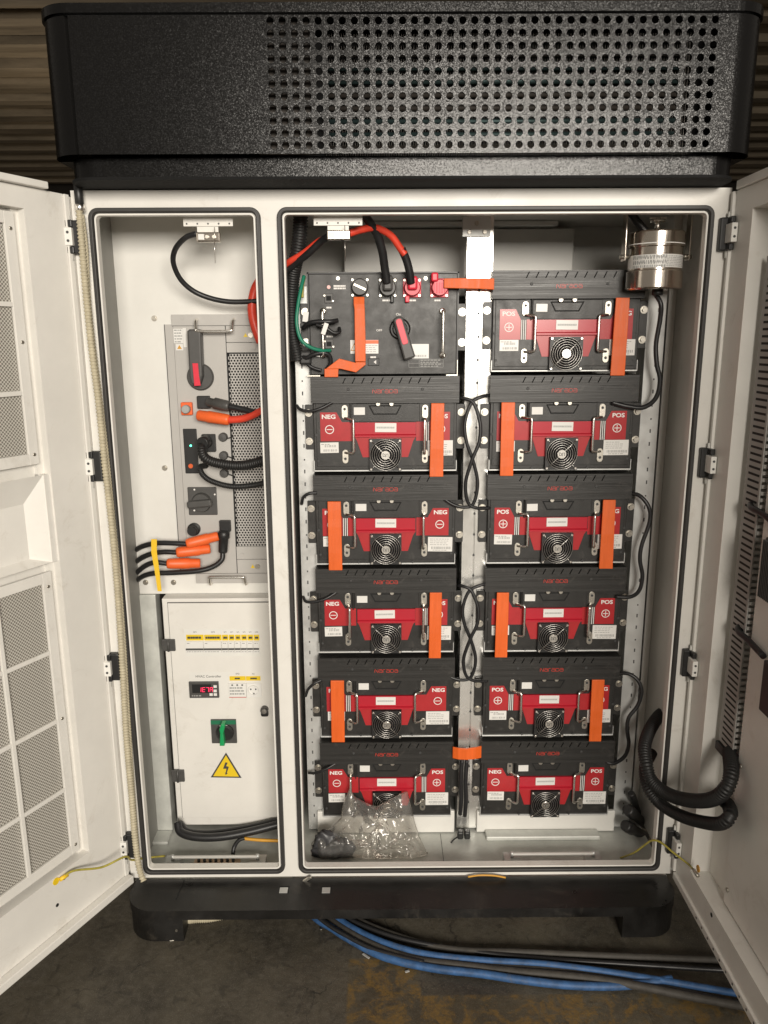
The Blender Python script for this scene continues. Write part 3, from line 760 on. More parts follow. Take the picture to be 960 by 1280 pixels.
def m_stripes(mir):
    def f():
        q = B()
        for k in range(3): q.prism(P((219 + k * 11.5, 280), (223.5 + k * 11.5, 280), (223.5 + k * 11.5, 392), (219 + k * 11.5, 392), mir=mir), -.0034, -.0023)
        return q
    return f
def m_polarity(pos, mir):
    def f():
        cx = mx(147) * (-1 if mir else 1); q = text_b('POS' if pos else 'NEG', .0135, mx(143) * (-1 if mir else 1), mz(247), -.0039, .0004, 1.22)
        cz = mz(322); n = 28
        for k in range(n):
            a0, a1 = 2 * PI * k / n, 2 * PI * (k + 1) / n
            q.quad(*[(cx + r_ * math.cos(a), -.0039, cz + r_ * math.sin(a)) for a, r_ in ((a0, .0105), (a1, .0105), (a1, .0086), (a0, .0086))])
        q.quad((cx - .0068, -.0039, cz - .0009), (cx + .0068, -.0039, cz - .0009), (cx + .0068, -.0039, cz + .0009), (cx - .0068, -.0039, cz + .0009))
        if pos: q.quad((cx - .0009, -.00395, cz - .0068), (cx + .0009, -.00395, cz - .0068), (cx + .0009, -.00395, cz + .0068), (cx - .0009, -.00395, cz + .0068))
        return q
    return f
def m_trim():
    q = B(); x0, x1 = mx(300), mx(664 + 2)
    # upper face with a sloping ledge
    prof = [(-.008, mz(280)), (-.008, mz(350)), (-.013, mz(356)), (-.013, mz(366)), (-.004, mz(371)), (-.0022, mz(371)), (-.0022, mz(280))]
    a = [q.bm.verts.new((x0, y, z)) for y, z in prof]; c = [q.bm.verts.new((x1, y, z)) for y, z in prof]; n = len(prof)
    for i in range(n): q.bm.faces.new((a[i], a[(i + 1) % n], c[(i + 1) % n], c[i]))
    q.bm.faces.new(a[::-1]); q.bm.faces.new(c)
    return q
def m_trimlow(): q = B(); q.prism(P((300, 371), (664, 371), (651, 392), (620, 490), (345, 490), (312, 392)), -.0042, -.0023); return q
def m_grip():
    q = B(); q.stroke([(mx(x), mz(y)) for x, y in ((576, 182), (388, 182), (414, 231), (550, 231), (576, 182))], .0028, -.0062, -.005); return q
def m_term(): 
    q = B(); q.cyl((0, -.013, mz(170)), (0, -.004, mz(170)), .0055, seg=12, bev=.001)
    return q
FCX, FCZ, FS = mx(483), mz(473), .0378
def m_fanframe():
    q = B(); n = 32; y0, y1 = -.0145, -.002
    for k in range(n):
        pts = []
        for a in (2 * PI * k / n, 2 * PI * (k + 1) / n):
            ca, sa = math.cos(a), math.sin(a); s_ = max(abs(ca), abs(sa)); pts.append((ca / s_ * FS, sa / s_ * FS, ca * .0352, sa * .0352))
        (ox, oz, ix, iz), (ox2, oz2, ix2, iz2) = pts
        q.quad((FCX + ox, y0, FCZ + oz), (FCX + ox2, y0, FCZ + oz2), (FCX + ix2, y0, FCZ + iz2), (FCX + ix, y0, FCZ + iz))
        q.quad((FCX + ix, y0, FCZ + iz), (FCX + ix2, y0, FCZ + iz2), (FCX + ix2, y1, FCZ + iz2), (FCX + ix, y1, FCZ + iz))
        q.quad((FCX + ox, y0, FCZ + oz), (FCX + ox2, y0, FCZ + oz2), (FCX + ox2, y1, FCZ + oz2), (FCX + ox, y1, FCZ + oz))
    bmesh.ops.remove_doubles(q.bm, verts=q.bm.verts[:], dist=1e-6); return q
def m_fanblades():
    q = B(); q.cyl((FCX, -.006, FCZ), (FCX, -.0125, FCZ), .014, seg=20, bev=.001)
    for k in range(7):
        a0 = 2 * PI * k / 7; ps = []
        for r_, da, y in ((.013, 0, -.012), (.0345, .1, -.0125), (.0345, .62, -.007), (.013, .55, -.0065)):
            ps.append((FCX + r_ * math.cos(a0 + da), y, FCZ + r_ * math.sin(a0 + da)))
        q.quad(*ps)
    q.cyl((FCX, -.0019, FCZ), (FCX, -.0052, FCZ), .0352, seg=24)
    return q
def m_guard():
    q = B()
    for r_ in (.0155, .0208, .0262, .0315, .0362): q.torus((FCX, -.0168, FCZ), r_, .0008, 36, 6)
    return q
def m_spoke(sgn):
    def f():
        q = B(); c_ = .0345
        q.tube([(FCX - c_, -.0160, FCZ + sgn * c_), (FCX - .02, -.0182, FCZ + sgn * .02), (FCX + .02, -.0182, FCZ - sgn * .02), (FCX + c_, -.0160, FCZ - sgn * c_)], .001, 6)
        for a in (PI / 4, -PI / 4):
            if (a > 0) == (sgn > 0):
                for t in (-1, 1):
                    e_ = Vector((math.cos(a), 0, math.sin(a))) * t
                    q.tube([Vector((FCX, -.0160, FCZ)) + e_ * .034, Vector((FCX, -.0160, FCZ)) + e_ * .0485], .001, 6)
        return q
    return f
def m_hub(): q = B(); q.cyl((FCX, -.0155, FCZ), (FCX, -.0192, FCZ), .0112, seg=20, bev=.0012); return q
def m_hubmark():
    q = B(); x, z, y0, y1 = FCX, FCZ, -.0196, -.0192
    q.stroke([(x - .006, z + .004), (x - .006, z - .003), (x - .001, z - .003), (x - .001, z + .001), (x - .005, z + .004)], .0011, y0, y1); q.stroke([(x + .001, z - .004), (x + .001, z + .003), (x + .006, z + .003), (x + .006, z - .004)], .0011, y0, y1); return q
def m_fanscrew(): q = B(); q.cyl((0, -.0145, 0), (0, -.018, 0), .0032, seg=10, bev=.0008); return q
def m_handle():
    q = B(); h = (mz(255) - mz(462)) / 2; d = -.025; r_ = .006; pts = [(.0, .001, h), (0, d + r_, h)]
    for k in range(1, 6): a = PI / 2 * k / 5; pts.append((0, d + r_ - r_ * math.sin(a), h - r_ + r_ * math.cos(a)))
    pts += [(x, y, -z) for x, y, z in reversed(pts)]
    q.tube(pts, .0031, 10); return q
def m_bracket():
    q = B(); w_, h_ = .0072, .0165; pts = []
    for k in range(9): a = PI * k / 8; pts.append((w_ * math.cos(a), h_ - w_ + w_ * math.sin(a)))
    for k in range(9): a = PI + PI * k / 8; pts.append((w_ * math.cos(a), -h_ + w_ + w_ * math.sin(a)))
    q.prism(pts, -.0055, -.0022, .0006); return q
def m_bracketscrew(): q = B(); q.cyl((0, -.0055, 0), (0, -.0068, 0), .0032, seg=10); return q
def m_ear():
    q = B(); q.prism([(-.0105, -.051), (-.0085, -.053), (.0085, -.053), (.0105, -.051), (.0105, .051), (.0085, .053), (-.0085, .053), (-.0105, .051)], .004, .007, .0006); return q
def m_bolt():
    q = B(); q.cyl((0, .004, 0), (0, .0025, 0), .0092, seg=16, bev=.0005); q.cyl((0, .0026, 0), (0, -.003, 0), .0064, .0058, seg=6); q.lathe((0, -.003, 0), [(.0048, 0), (.0036, -.0012), (.0001, -.0013)], 12, 'Y'); return q
def m_smallscrew(): q = B(); q.cyl((0, -.001, 0), (0, -.0042, 0), .003, seg=8); return q
def m_label(x0, x1, y0, y1, y=-.0042, th=.0012):
    def f(): q = B(); q.box(mx(x0), mx(x1), y, y + th, mz(y1), mz(y0)); return q
    return f
def m_print_bar(seed):
    def f():
        r_ = random.Random(seed); q = B(); dashes(q, mx(100), mx(170), mz(412), mz(400), 1, -.0044, r_); barcode(q, mx(122), mx(188), mz(424), mz(410), -.0044, r_); barcode(q, mx(112), mx(194), mz(450), mz(436), -.0044, r_); return q
    return f
def m_print_spec(seed):
    def f():
        r_ = random.Random(seed); q = B(); dashes(q, mx(752), mx(868), mz(450), mz(402), 4, -.0044, r_, .28); barcode(q, mx(762), mx(880), mz(472), mz(456), -.0044, r_); dashes(q, mx(770), mx(860), mz(484), mz(474), 1, -.0044, r_); return q
    return f
def m_print_mid(seed):
    def f():
        r_ = random.Random(seed); q = B(); x = mx(424)
        while x < mx(532):
            l = r_.uniform(.0012, .0026); z = mz(311); q.quad((x, -.0099, z - .0022), (x + l * .6, -.0099, z - .0022), (x + l * .6, -.0099, z + .0022), (x, -.0099, z + .0022)); x += l
        return q
    return f

TOPS = [1.4995, 1.268, 1.0375, .807, .5745, .343]
LXC, RXC = -.034, .3805
def module(col, row, pn, hl, hr, spoke, label):
    """pn True: positive pole on the left; hl, hr: handle swing in degrees"""
    xc = LXC if col == 'L' else RXC
    t = thing('battery_module', (xc, .185, TOPS[row] - .2235), label, 'battery module', 'battery modules in the rack')
    inst('face', 'm_face', m_face, MODB, t); inst('tray_edge', 'm_tray', m_tray, GALV, t); inst('upper_cover', 'm_recess', m_recess, MODB, t)
    bar = inst('top_bar', 'm_bar', m_bar, BARM, t); inst('bar_back', 'm_barback', m_barback, DARK, bar); inst('logo', 'm_logo', m_logo, LOGO, bar)
    for zx in (264, 703): inst('bar_screw', 'm_barscrew', m_barscrew, INK, bar, (mx(zx), 0, mz(83)))
    for side in (0, 1):
        pos = (side == 0) == pn; k = f'{int(pos)}{side}'
        sd = inst('polarity_sticker', 'm_side' + k, m_side(pos, bool(side)), REDS, t, label='red sticker reading ' + ('POS with a plus sign' if pos else 'NEG with a minus sign'))
        inst('lettering', 'm_pol' + k, m_polarity(pos, bool(side)), WHITEINK, sd)
        if pos: inst('stripes', 'm_str' + k, m_stripes(bool(side)), WHITEINK, sd)
    tr_ = inst('red_trim', 'm_trim', m_trim, REDT, t); inst('lower_trim', 'm_trimlow', m_trimlow, REDS, t)
    inst('grip_outline', 'm_grip', m_grip, DARK, t); [inst('terminal', 'm_term', m_term, BOLT, t, (mx(x_), 0, 0)) for x_ in (440, 520)]
    fan = inst('fan', 'm_fanframe', m_fanframe, BLACK, t); inst('blades', 'm_blades', m_fanblades, mat('matte_fan_plastic', (.012, .011, .013), .7, spec=.2), fan); inst('guard_rings', 'm_guard', m_guard, GWIRE, fan)
    inst('guard_spoke', f'm_spoke{spoke}', m_spoke(spoke), GWIRE, fan); inst('hub', 'm_hub', m_hub, CHROME, fan); inst('hub_mark', 'm_hubmark', m_hubmark, INK, fan)
    for sx_ in (-1, 1):
        for sz_ in (-1, 1): inst('fan_screw', 'm_fscr', m_fanscrew, CHROME, fan, (FCX + sx_ * .0338, 0, FCZ + sz_ * .0338))
    hz = (mz(255) + mz(462)) / 2
    for zx, ang in ((240, hl), (722, -hr)):
        h = inst('handle', 'm_handle', m_handle, CHROME, t, (mx(zx), -.004, hz), (0, 0, math.radians(ang)))
        for zy in (218, 485):
            inst('handle_bracket', 'm_bracket', m_bracket, BOLT, t, (mx(zx), 0, mz(zy))); inst('bracket_screw', 'm_brs', m_bracketscrew, INK, t, (mx(zx), 0, mz(200 if zy < 300 else 498)))
    for sx_ in (-1, 1):
        e = inst('ear', 'm_ear', m_ear, MODB, t, (sx_ * .178, .006, .2235 - .119))
        for zz in (.0335, -.0335): inst('bolt', 'm_bolt', m_bolt, BOLT, e, (sx_ * .002, 0, zz))
    sd = row * 7 + (3 if col == 'R' else 0); jr = random.Random(sd + 50); jit = lambda: ((jr.uniform(-.0012, .0012), 0, jr.uniform(-.001, .001)), (0, math.radians(jr.uniform(-.9, .9)), 0))
    a = inst('barcode_label', 'm_lab1', m_label(94, 205, 395, 458), LABEL, t, *jit()); inst('print', f'm_p1{sd % 3}', m_print_bar(sd % 3), GREYINK, a)
    a = inst('rating_label', 'm_lab2', m_label(740, 892, 395, 487), LABEL, t, *jit()); inst('print', f'm_p2{sd % 3}', m_print_spec(sd % 3), GREYINK, a)
    a = inst('name_label', 'm_lab3', m_label(415, 543, 284, 338, -.0098, .0017), LABEL, t, *jit()); inst('print', f'm_p3{sd}', m_print_mid(sd), GREYINK, a)
    inst('small_label', 'm_lab4', m_label(298, 364, 192, 236, -.0062), LABEL, t, *jit())
    for zx, zy in ((75, 510), (890, 507), (66, 355), (900, 352), (312, 562), (650, 562)): inst('panel_screw', 'm_ssc', m_smallscrew, INK, t, (mx(zx), 0, mz(zy)))
    return t
ORD = ['topmost', 'second from the top', 'third from the top', 'fourth from the top', 'fifth from the top', 'lowest']
LN = {1: 'black battery module directly below the switch box in the left stack', 2: 'left-stack battery module with an orange strap over its POS sign, upper one', 3: 'left-stack battery module with NEG on its left, third below the switch box', 4: 'left-stack battery module with an orange strap over its POS sign, just above the lowest', 5: 'lowest left battery module, behind the clear plastic bag'}
RN = {0: 'topmost right-stack battery module, under the shiny steel canister', 1: 'right-stack battery module, second from the top, strap over its NEG sign', 2: 'right-stack battery module, third from the top, strap over its right end', 3: 'right-stack battery module, fourth from the top, strap over its NEG sign', 4: 'right-stack battery module, fifth from the top, just above the lowest', 5: 'lowest right-stack battery module showing both NEG and POS signs'}
HS = {('L', 1): (55, 5), ('L', 2): (55, 8), ('L', 3): (12, 6), ('L', 4): (55, 60), ('L', 5): (2, 55), ('R', 0): (60, 62), ('R', 1): (60, 62), ('R', 2): (60, 22), ('R', 3): (58, 24), ('R', 4): (58, 60), ('R', 5): (58, 60)}
for r_ in range(1, 6): module('L', r_, r_ in (2, 4), *HS['L', r_], 1, LN[r_])
for r_ in range(0, 6): module('R', r_, r_ in (0, 2, 4), *HS['R', r_], -1, RN[r_])

# ================================================================== SWITCH BOX (top of the left stack)
SY = .186
x0, x1, z0, z1 = rect(387, 342, 571, 468, SY)
sb = thing('switch_box', ((x0 + x1) / 2, SY, z0), 'black switch box with rotary isolator above the left battery stack', 'switch box')
q = B(); q.box(x0, x1, SY, SY + .25, z0, z1, .0015); q.part('face', MODB, sb)
q = B(); q.box(x0 - .004, x0 - .0005, SY + .002, SY + .2, z0, z1 + .004); q.box(x1 + .0005, x1 + .004, SY + .002, SY + .2, z0, z1 + .004); q.box(x0 - .004, x1 + .004, SY + .002, SY + .2, z1 + .0005, z1 + .004); q.part('casing', BLACK, sb)
q = B(); xa_, xb_, za_, zb_ = rect(384, 465, 400, 468, SY - .004); q.box(xa_, xb_, SY - .004, SY + .02, z0 - .004, z0 - .001); xa_, xb_, za_, zb_ = rect(558, 450, 572, 468, SY - .004)
q.box(xa_, xb_, SY - .004, SY + .02, z0 - .004, z0 - .001); q.box(xb_ - .0012, xb_, SY - .004, SY + .02, z0 - .0008, zb_); q.part('shelf_angle', BOLT, sb)
def sock(u, v, kind):
    p = U(u, v, SY); x, z = p.x, p.z; R_ = .0205
    q = B(); q.box(x - R_, x + R_, SY - .004, SY - .0005, z - R_, z + R_, .0012); s = q.part('connector', {'k': PCSD, 'r': REDK}[kind[0]], sb, {'k': 'black round connector', 'r': 'red round connector'}[kind[0]])
    m_ = {'k': PCSD, 'r': REDK}[kind[0]]
    q = B(); q.lathe((x, SY - .004, z), [(.0188, 0), (.0188, .012), (.017, .016), (.0165, .019), (.0001, .019)], 28, 'Y'); q.part('cap', m_, s)
    for sx_ in (-1, 1):
        for sz_ in (-1, 1): q = B(); q.cyl((x + sx_ * .0168, SY - .004, z + sz_ * .0168), (x + sx_ * .0168, SY - .0055, z + sz_ * .0168), .0028, seg=10); q.part('screw', BOLT, s)
    return s, x, z
s, x, z = sock(450, 359.5, 'k'); q = B(); q.xf(Matrix.Identity(4)); q.box(-.015, .015, SY - .0245, SY - .023, -.003, .003, .001); q.xf(Matrix.Translation((x, 0, z)) @ Matrix.Rotation(math.radians(24), 4, 'Y')); q.part('silver_tag', BOLT, s)
s, x, z = sock(484.5, 360, 'k'); q = B(); q.box(x - .011, x + .011, SY - .04, SY - .02, z - .008, z + .026, .005); q.part('elbow', PCSD, s); q = B(); q.box(x + .006, x + .014, SY - .012, SY - .003, z - .033, z - .017, .002); q.part('latch', BLACK, s)
s, x, z = sock(515, 360, 'r'); q = B(); q.box(x - .011, x + .011, SY - .036, SY - .02, z - .006, z + .024, .005); q.part('elbow', REDK, s); q = B(); q.box(x - .016, x - .006, SY - .014, SY - .003, z - .032, z - .017, .002); q.part('latch', REDK, s)
s, x, z = sock(549, 360, 'r'); q = B(); q.box(x - .02, x - .004, SY - .03, SY - .004, z + .012, z + .032, .004); q.part('latch', REDK, s)
q = B()
for k in range(5): q.box(x - .014 + k * .006, x - .0115 + k * .006, SY - .0245, SY - .0228, z - .012, z + .01, .0005)
q.part('ribs', REDK, s)
# isolator handle
c0 = U(500, 411, SY); q = B(); q.lathe((c0.x, SY, c0.z), [(.024, 0), (.024, .005), (.021, .008), (.021, .003), (.017, .003), (.017, .012), (.015, .014), (.0001, .014)], 32, 'Y'); rot = q.part('isolator', BLACK, sb)
q = B(); q.prism([(-.0115, .012), (-.009, .0165), (-.003, .019), (.003, .019), (.009, .0165), (.0115, .012), (.0135, -.075), (.010, -.078), (-.010, -.078), (-.0135, -.075)], -.034, -.012, .004)
MR = Matrix.Translation((c0.x - .001, SY, c0.z + .008)) @ Matrix.Rotation(math.radians(-17), 4, 'Y')
q.xf(MR); q.part('isolator_handle', PCSD, rot)
q = B(); q.prism([(-.007, .008), (-.005, .0125), (0, .014), (.005, .0125), (.007, .008), (.007, -.04), (.005, -.044), (-.005, -.044), (-.007, -.04)], -.0355, -.0342, .0006); q.xf(MR); q.part('red_insert', REDK, rot)
for txt, u, v, s_ in (('On', 498, 393, .0075), ('OFF', 474, 413, .0065)):
    p = U(u, v, SY); text_b(txt, s_, p.x, p.z, SY - .0004, .0001, 1.2).part('lettering', WHITEINK, sb)
q = B()
for u0, v0, u1, v1, rows in ((478, 374, 489, 377, 1), (511, 374, 521, 377, 1), (543, 374, 552, 377, 1), (408, 383, 415, 386, 1), (408, 419, 416, 422, 1), (417, 356, 432, 362, 2), (463, 445, 471, 448, 1), (448, 420, 452, 421, 1)):
    xa_, xb_, za_, zb_ = rect(u0, v0, u1, v1, SY); dashes(q, xa_, xb_, za_, zb_, rows, SY - .0004, rnd, .7, .0008)
q.part('small_print', WHITEINK, sb)['kind'] = 'stuff'
# plates and stickers
xa_, xb_, za_, zb_ = rect(509, 430, 536, 448, SY); q = B(); q.box(xa_, xb_, SY - .0012, SY - .0004, za_, zb_); a = q.part('white_label', LABEL, sb)
q = B(); barcode(q, xa_ + .016, xb_ - .006, za_ + .003, za_ + .008, SY - .0014, rnd); q.part('print', GREYINK, a)
xa_, xb_, za_, zb_ = rect(438, 425, 473, 442, SY); q = B(); q.box(xa_, xb_, SY - .0012, SY - .0004, za_, zb_); a = q.part('warning_label', LABEL, sb)
q = B(); q.box(xa_ + .03, xb_, SY - .0016, SY - .0013, zb_ - .0085, zb_ - .0005); q.part('orange_band', ORPLUG, a)
q = B(); dashes(q, xa_ + .032, xb_ - .002, za_ + .002, zb_ - .01, 4, SY - .0014, rnd, .25); q.part('print', GREYINK, a)
q = B(); cx = xa_ + .009; cz = (za_ + zb_) / 2 - .001; q.stroke([(cx - .0075, cz - .007), (cx + .0075, cz - .007), (cx, cz + .008), (cx - .0075, cz - .007)], .0016, SY - .0016, SY - .0013); q.part('triangle', AMBER, a)
xa_, xb_, za_, zb_ = rect(511, 449, 554, 459, SY); q = B(); zm_ = (za_ + zb_) / 2
for pa, pb in (((xa_, za_), (xb_, za_)), ((xa_, zm_), (xb_, zm_)), ((xa_, zb_), (xb_, zb_)), ((xa_, za_), (xa_, zb_)), ((xb_, za_), (xb_, zb_)), ((xa_ + .024, za_), (xa_ + .024, zb_))): q.stroke([pa, pb], .0007, SY - .0006, SY - .0003)
dashes(q, xa_ + .027, xb_ - .004, za_, zb_, 4, SY - .0005, rnd, .45); q.part('rating_table', GREYINK, sb)
# handles, ports
for u, v0, v1 in ((404, 389, 444), (553, 389, 444)):
    pa = U(u, v0, SY); pb = U(u, v1, SY); q = B(); q.tube(spline([(pa.x, SY, pa.z), (pa.x, SY - .02, pa.z), (pa.x, SY - .028, pa.z - .008), (pa.x, SY - .028, pb.z + .008), (pa.x, SY - .02, pb.z), (pa.x, SY, pb.z)], 6), .0032, 10); h = q.part('handle', CHROME, sb)
    for p in (pa, pb): q = B(); q.lathe((p.x, SY, p.z), [(.0075, 0), (.0075, .003), (.0045, .005)], 16, 'Y'); q.part('handle_base', CHROME, h)
for u, v in ((411, 373), (411.5, 430)):
    p = U(u, v, SY); q = B(); q.box(p.x - .0095, p.x + .0095, SY - .004, SY, p.z - .0105, p.z + .0105, .001); a = q.part('network_port', PCSD, sb)
    q = B(); q.box(p.x - .0055, p.x + .0055, SY - .0046, SY - .0041, p.z - .005, p.z + .005); q.part('port_opening', DARK, a)
    for dx_, dz_ in ((-.012, .006), (.012, -.006)): q = B(); q.cyl((p.x + dx_ * .8, SY - .004, p.z + dz_), (p.x + dx_ * .8, SY - .0055, p.z + dz_), .0022, seg=8); q.part('screw', BOLT, a)
p = U(411, 359, SY); q = B(); q.cyl((p.x, SY, p.z), (p.x, SY - .003, p.z), .0042, seg=12); q.part('lamp', mat('pale_red_lamp', (.8, .45, .42), .3), sb)
xa_, xb_, za_, zb_ = rect(460, 448, 474, 457, SY); q = B(); q.box(xa_, xb_, SY - .004, SY, za_, zb_, .001); a = q.part('power_inlet', BLACK, sb)
q = B(); cx, cz = (xa_ + xb_) / 2 + .003, (za_ + zb_) / 2; q.prism([(cx - .003, cz), (cx + .003, cz + .0045), (cx + .003, cz - .0045)], -.0004 + SY - .004, SY - .0041); q.part('inlet_mark', WHITEINK, a)
for u, v in ((422.5, 348), (532, 348)): p = U(u, v, SY); q = B(); q.cyl((p.x, SY, p.z), (p.x, SY - .002, p.z), .0042, seg=12); q.part('screw', BOLT, sb)
for sx_, u in ((-1, 381), (1, 577.5)):
    xe = U(u, 409, SY).x; ze = U(u, 409, SY).z; q = B(); q.box(xe - .0105, xe + .0105, .195, .198, ze - .053, ze + .053, .001); a = q.part('ear', MODB, sb)
    for zz in (.034, -.034): q = B(); q.cyl((xe + .001, .195, ze + zz), (xe + .001, .1935, ze + zz), .0092, seg=16); q.cyl((xe + .001, .1935, ze + zz), (xe + .001, .189, ze + zz), .0062, seg=6); q.part('bolt', BOLT, a)

# ================================================================== ORANGE SLEEVED LINKS
def strap(pix, label, th=.005, name='orange_link'):
    """pix: list of (u_left, u_right, v, Y)"""
    q = B(); bm = q.bm; rows = []
    for u0, u1, v, Y in pix:
        a, c = U(u0, v, Y), U(u1, v, Y); rows.append([bm.verts.new(p) for p in ((a.x, Y, a.z), (c.x, Y, c.z), (c.x, Y + th, c.z), (a.x, Y + th, a.z))])
    for r0, r1 in zip(rows, rows[1:]):
        for k in range(4): bm.faces.new((r0[k], r0[(k + 1) % 4], r1[(k + 1) % 4], r1[k]))
    bm.faces.new(rows[0]); bm.faces.new(rows[-1][::-1])
    bmesh.ops.recalc_face_normals(bm, faces=bm.faces[:])
    bmesh.ops.bevel(bm, geom=[e for e in bm.edges if len(e.link_faces) == 2 and e.calc_face_angle(0) > .6], offset=.0012, segments=2, affect='EDGES', profile=.5)
    for f in bm.faces: f.smooth = False
    return q.top(name, ORANGE, label, 'busbar link', 'orange links between the modules')
S = [('L', 539, 555.5, 537, 554, 502, 596, 'orange strap over the right end of the first left battery module below the switch box'),
     ('L', 409, 426, 411, 428, 625, 713, 'upper of the two orange straps on the left side of the left stack'),
     ('L', 537, 552.5, 536, 551, 739, 823, 'lower of the two orange straps on the right side of the left stack'),
     ('L', 413, 430, 414.5, 431, 849, 928, 'lower of the two orange straps on the left side of the left stack'),
     ('R', 770, 787.5, 763, 781, 370, 469.5, 'slightly tilted orange strap below the steel canister, topmost of the right stack'),
     ('R', 627, 644, 625, 641.5, 501, 595, 'upper of the two orange straps on the left side of the right stack'),
     ('R', 754, 770, 749, 766, 623, 711, 'orange strap on the right side of the right stack, middle one of three'),
     ('R', 621, 636.5, 618.5, 634, 739, 822, 'lower of the two orange straps on the left side of the right stack'),
     ('R', 740.5, 756, 736.5, 751.5, 848, 927, 'orange strap on the right side of the right stack, lowest of three')]
for c_, a0, a1, b0, b1, v0, v1, lab in S:
    lp = lambda a, b_, t: a + (b_ - a) * t
    jr = random.Random(int(v0)); ys = [(k / 8, .1645 - .004 * k / 8 - .0012 * math.sin(PI * k / 8) + jr.uniform(-.0004, .0004)) for k in range(9)]; a0 += jr.uniform(-.3, .3)
    v0 += 2; strap([(lp(a0, b0, t), lp(a1, b1, t), lp(v0, v1, t), y) for t, y in ys], lab)
def hstrap(pix, label):
    """pix: (u, v_top, v_bottom, Y)"""
    q = B(); bm = q.bm; rows = []
    for u, v0, v1, Y in pix:
        a, c = U(u, v0, Y), U(u, v1, Y); rows.append([bm.verts.new(p) for p in ((a.x, Y, a.z), (a.x, Y, c.z), (a.x, Y + .005, c.z), (a.x, Y + .005, a.z))])
    for r0, r1 in zip(rows, rows[1:]):
        for k in range(4): bm.faces.new((r0[k], r0[(k + 1) % 4], r1[(k + 1) % 4], r1[k]))
    bm.faces.new(rows[0]); bm.faces.new(rows[-1][::-1]); bmesh.ops.recalc_face_normals(bm, faces=bm.faces[:])
    bmesh.ops.bevel(bm, geom=bm.edges[:], offset=.0012, segments=2, affect='EDGES', profile=.5)
    return q.top('orange_link', ORANGE, label, 'busbar link', 'orange links between the modules')
hstrap([(555, 348, 360, .155), (575, 347.5, 360.5, .15), (600, 347.5, 361, .15), (618, 348, 362, .158)], 'orange strap crossing the bright rail from the red connector to the right stack')
hstrap([(566, 934, 948, .158), (573, 935.5, 949.5, .15), (584, 936, 950, .148), (595, 934.5, 949, .15), (602, 933, 947.5, .158)], 'orange strap crossing the rail between the two lowest modules')
# bent link down the switch box
strap([(442, 455.5, 371, .165), (442, 455.5, 380, .16), (443, 456, 386, .158), (443.5, 457, 430, .158), (444, 457, 452, .158)], 'long orange strap hanging down the face of the switch box')
q = B(); bm = q.bm
polyA = [(444.5, 452.5), (457, 452.5), (457, 456), (445, 465.5), (425.5, 461), (407, 461.2), (424, 448.2), (444.5, 453.5)]
q.prism([(U(u, v, .156).x, U(u, v, .156).z) for u, v in polyA], .156, .161, .001)
q.prism([(U(u, v, .157).x, U(u, v, .157).z) for u, v in ((405.5, 461), (423, 461), (422.5, 471.5), (405.5, 471.5))], .1585, .163, .001)
q.top('orange_link', ORANGE, 'folded orange strap end at the bottom left of the switch box', 'busbar link', 'orange links between the modules')

# ================================================================== POWER CONVERTER in the left compartment
CY_ = .196
def pr(u0, v0, u1, v1, Y): return rect(u0, v0, u1, v1, Y)
x0 = U(232, 560, CY_).x; zt = U(260, 393, CY_).z; zb_ = U(260, 729, CY_).z; xr = -.269
x0 = (U(215, 400, CY_).x + U(234, 715, CY_).x) / 2
pc = thing('power_converter', ((x0 + xr) / 2, CY_, zb_), 'grey rack power converter with rotary switches and plugs in the left compartment', 'power converter')
zt1 = U(260, 407, CY_).z; zb1 = U(260, 717, CY_).z
q = B(); q.box(x0, xr, CY_ - .002, PY, zt1, zt, .0008); q.part('top_flange', PCSG, pc)
q = B(); q.box(x0 + .02, xr, CY_ - .002, PY, zb_, zb1, .0008); q.part('bottom_flange', PCSG, pc)
q = B(); xd = (U(281.5, 415, CY_).x + U(296, 712, CY_).x) / 2
q.box(x0 + .002, xd, CY_, CY_ + .2, zb1 + .0006, zt1 - .0006, .0008); q.part('face', PCSG, pc)
q = B(); q.box(xd - .0004, xd + .0013, CY_ + .0004, CY_ + .02, zb1, zt1); q.part('panel_joint', INK, pc)
q = B(); q.box(x0 + .0012, xr, CY_ + .0004, CY_ + .02, zt1 - .0016, zt1 + .0004); q.part('flange_joint', INK, pc)
q = B(); q.box(x0 - .018, x0 + .0008, CY_ + .004, PY - .0005, zb1, zt1 + .003, .0006); q.part('side_flange', PCSG, pc)
q = B(); q.box(x0 - .019, x0 - .0182, CY_ + .003, PY - .0005, zb1, zt1 + .003); q.part('shadow_gap', INK, pc)
# grille with punched holes
gz0, gz1_ = U(320, 683, CY_).z, U(320, 441, CY_).z; ga = xd + .004; step = .0072
nxh = int((xr - ga) / step) + 1; nzh = int((gz1_ - gz0) / (step * .866))
q = B(); holes(q.bm, ga + step / 2, gz0 + step / 2, step, step * .866, nxh, nzh, .00255, CY_, .002, 8, True)
q.part('punched_grille', PCSG, pc, recalc=False)['kind'] = 'stuff'
q = B(); q.box(xd + .0016, xr, CY_ + .0045, CY_ + .007, gz0 - .004, gz1_ + .004); q.part('grille_back', DARK, pc)
zsep = U(320, 428, CY_).z; zsep2 = U(320, 699, CY_).z
q = B(); q.box(xd + .0016, xr, CY_, CY_ + .004, gz1_ + .001, zsep - .001); q.box(xd + .0016, xr, CY_, CY_ + .004, zsep + .0005, zt1 - .0006, .0006); q.box(xd + .0016, xr, CY_, CY_ + .004, zsep2 + .0008, gz0 - .0005); q.box(xd + .0016, xr, CY_, CY_ + .004, zb1 + .0006, zsep2 - .0008, .0006); q.part('cover_strip', PCSG, pc)['kind'] = 'stuff'
